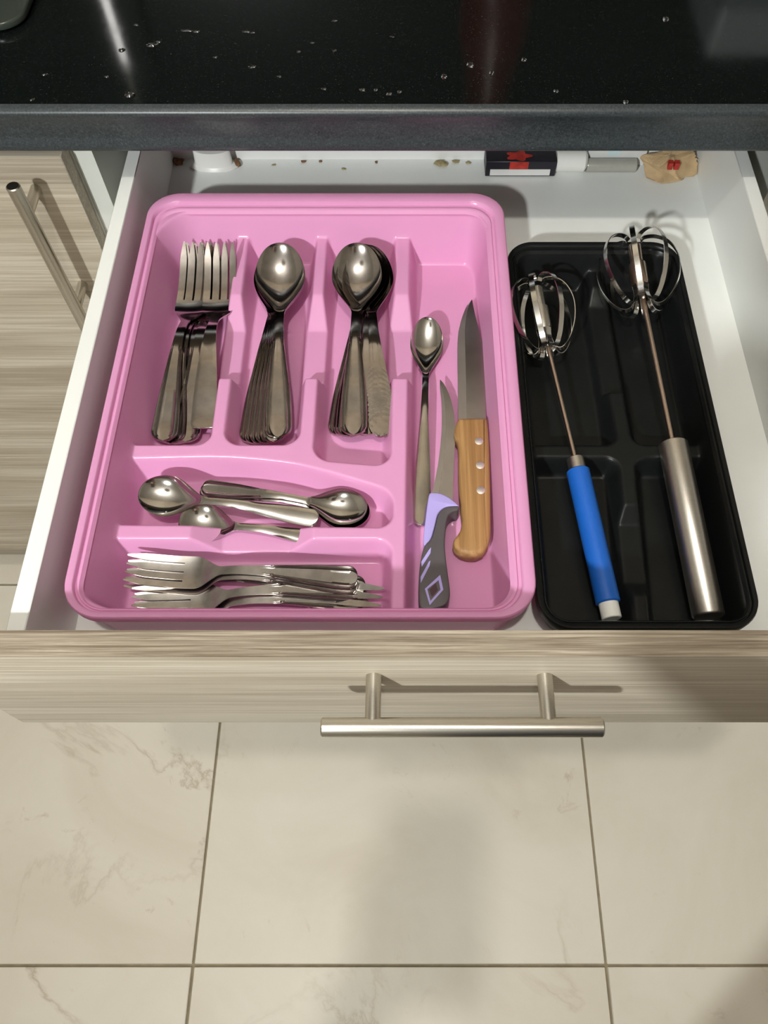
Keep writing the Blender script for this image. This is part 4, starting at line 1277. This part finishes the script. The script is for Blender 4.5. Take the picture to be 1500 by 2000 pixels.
def loft(bm, rings, n=28):
    """tube through elliptical rings: (centre, x half axis, y half axis) lying flat, or along the path when the axes are equal"""
    out = []
    cs = [Vector(r[0]) for r in rings]
    for i, (c, rx, ry) in enumerate(rings):
        d = cs[min(i + 1, len(cs) - 1)] - cs[max(i - 1, 0)]
        u = Vector((1, 0, 0)) if abs(d.normalized().x) < 0.75 else Vector((0, 0, 1))
        w = d.cross(u).normalized(); u = w.cross(d).normalized()
        out.append([bm.verts.new(cs[i] + u * rx * math.cos(2 * math.pi * k / n) + w * ry * math.sin(2 * math.pi * k / n)) for k in range(n)])
    for A, B in zip(out, out[1:]):
        for k in range(n): bm.faces.new((A[k], A[(k + 1) % n], B[(k + 1) % n], B[k]))
    bm.faces.new(out[0][::-1]); bm.faces.new(out[-1])
bm = bmesh.new()
loft(bm, [(b(0, 0, .90), .172, .122), (b(0, 0, .96), .168, .120), (b(0, .01, 1.05), .150, .110), (b(0, .0, 1.18), .162, .116), (b(0, -.005, 1.28), .168, .112), (b(0, -.01, 1.36), .156, .100), (b(0, -.005, 1.405), .112, .088), (b(0, .0, 1.432), .082, .076)])
for sd, n in ((-1, 'left_'), (1, 'right_')):
    S_, E_ = Vector(bp[n + 'shoulder'][0]), Vector(bp[n + 'elbow'][0])
    dd = (S_ - E_).normalized()
    loft(bm, [(tuple(S_ + dd * .064), .012, .012), (tuple(S_ + dd * .055), .036, .036), (tuple(S_ + dd * .032), .058, .058), (tuple(S_), .068, .068), (tuple(S_.lerp(E_, .3)), .062, .062), (tuple(S_.lerp(E_, .62)), .062, .062)], 20)
bm_obj('shirt', bm, M['shirt'], person, 50)
bm = bmesh.new()
loft(bm, [(b(0, 0, 1.01), .150, .108), (b(0, 0, .95), .162, .114), (b(0, 0, .88), .170, .114), (b(0, .0, .82), .165, .106)])
for n in ('left_', 'right_'):
    H_, K_, A_ = (Vector(bp[n + q][0]) for q in ('hip', 'knee', 'ankle'))
    loft(bm, [(tuple(H_), .090, .100), (tuple(H_.lerp(K_, .35)), .086, .092), (tuple(K_), .070, .074), (tuple(K_.lerp(A_, .5)), .066, .070), (tuple(A_ + Vector((0, 0, -.02))), .062, .068)], 22)
bm_obj('trousers', bm, M['jeans'], person, 50)
bm = bmesh.new(); bmesh.ops.create_uvsphere(bm, u_segments=28, v_segments=16, radius=1.0)
bmesh.ops.delete(bm, geom=[v for v in bm.verts if v.co.z < -0.75 or (v.co.y > 0.15 and v.co.z < 0.30)], context='VERTS')
for v in bm.verts: v.co = Vector((BX + v.co.x * .074, BY + .043 + v.co.y * .088, 1.590 + v.co.z * .085))
bm_obj('hair', bm, M['hair'], person, True)
for sd in (-1, 1):
    bm = bmesh.new(); bmesh.ops.create_uvsphere(bm, u_segments=12, v_segments=8, radius=.010)
    bmesh.ops.translate(bm, verts=bm.verts, vec=b(.029 * sd, .114, 1.575)); bm_obj('eye', bm, M['eye'], person, True)
    bm = bmesh.new(); bmesh.ops.create_uvsphere(bm, u_segments=12, v_segments=8, radius=1.0)
    for v in bm.verts: v.co = Vector(b(.078 * sd + v.co.x * .010, .045 + v.co.y * .018, 1.555 + v.co.z * .030))
    bm_obj('ear', bm, M['skin'], person, True)
tp = thing('phone', ph(0, -.06, -.008), 'black phone held up in one hand in front of the drawer', 'phone')
bm = bm_box((-.036, -.082, -.004), (.040, .068, .004), .003, 3)
o = bm_obj('shell', bm, M['phone'], tp, 40)
bm = bm_box((-.033, -.079, .0041), (.037, .065, .0046)); bm_obj('screen', bm, M['counter'], tp)
tp.rotation_euler = (math.pi / 2 - PITCH, 0, 0)

# wall cabinets above the worktop: out of the frame, mirrored as the dark band in the cutlery
for k, (x0, x1) in enumerate(((-0.90, -0.302), (-0.300, 0.298), (0.300, 0.898))):
    t = thing('wall_cabinet', ((x0 + x1) / 2, 0.84, 1.48), ('left', 'middle', 'right')[k] + ' greige wall cabinet hanging above the worktop', 'cabinet')
    box('body', (x0, 0.862, 1.48), (x1, RY1 - 0.002, 2.545), M['wood'], t, 0.001, 1)
    d = box('door', (x0 + 0.002, 0.84, 1.476), (x1 - 0.002, 0.858, 2.54), M['wood'], t, 0.001, 1)
    hxx = x1 - 0.05 if k == 0 else x0 + 0.05
    bm = add_bar(None, Vector((hxx, 0.808, 1.60)) - parent_loc(t), (0, 0, 1), 0.165, M['nickel'])
    for z in (1.55, 1.65):
        add_lathe(bm, Vector((hxx, 0.84, z)) - parent_loc(t), (0, -1, 0), [(0, 0.0045), (0.029, 0.0045)], 14)
    bm_obj('handle', bm, M['nickel'], d, 40)
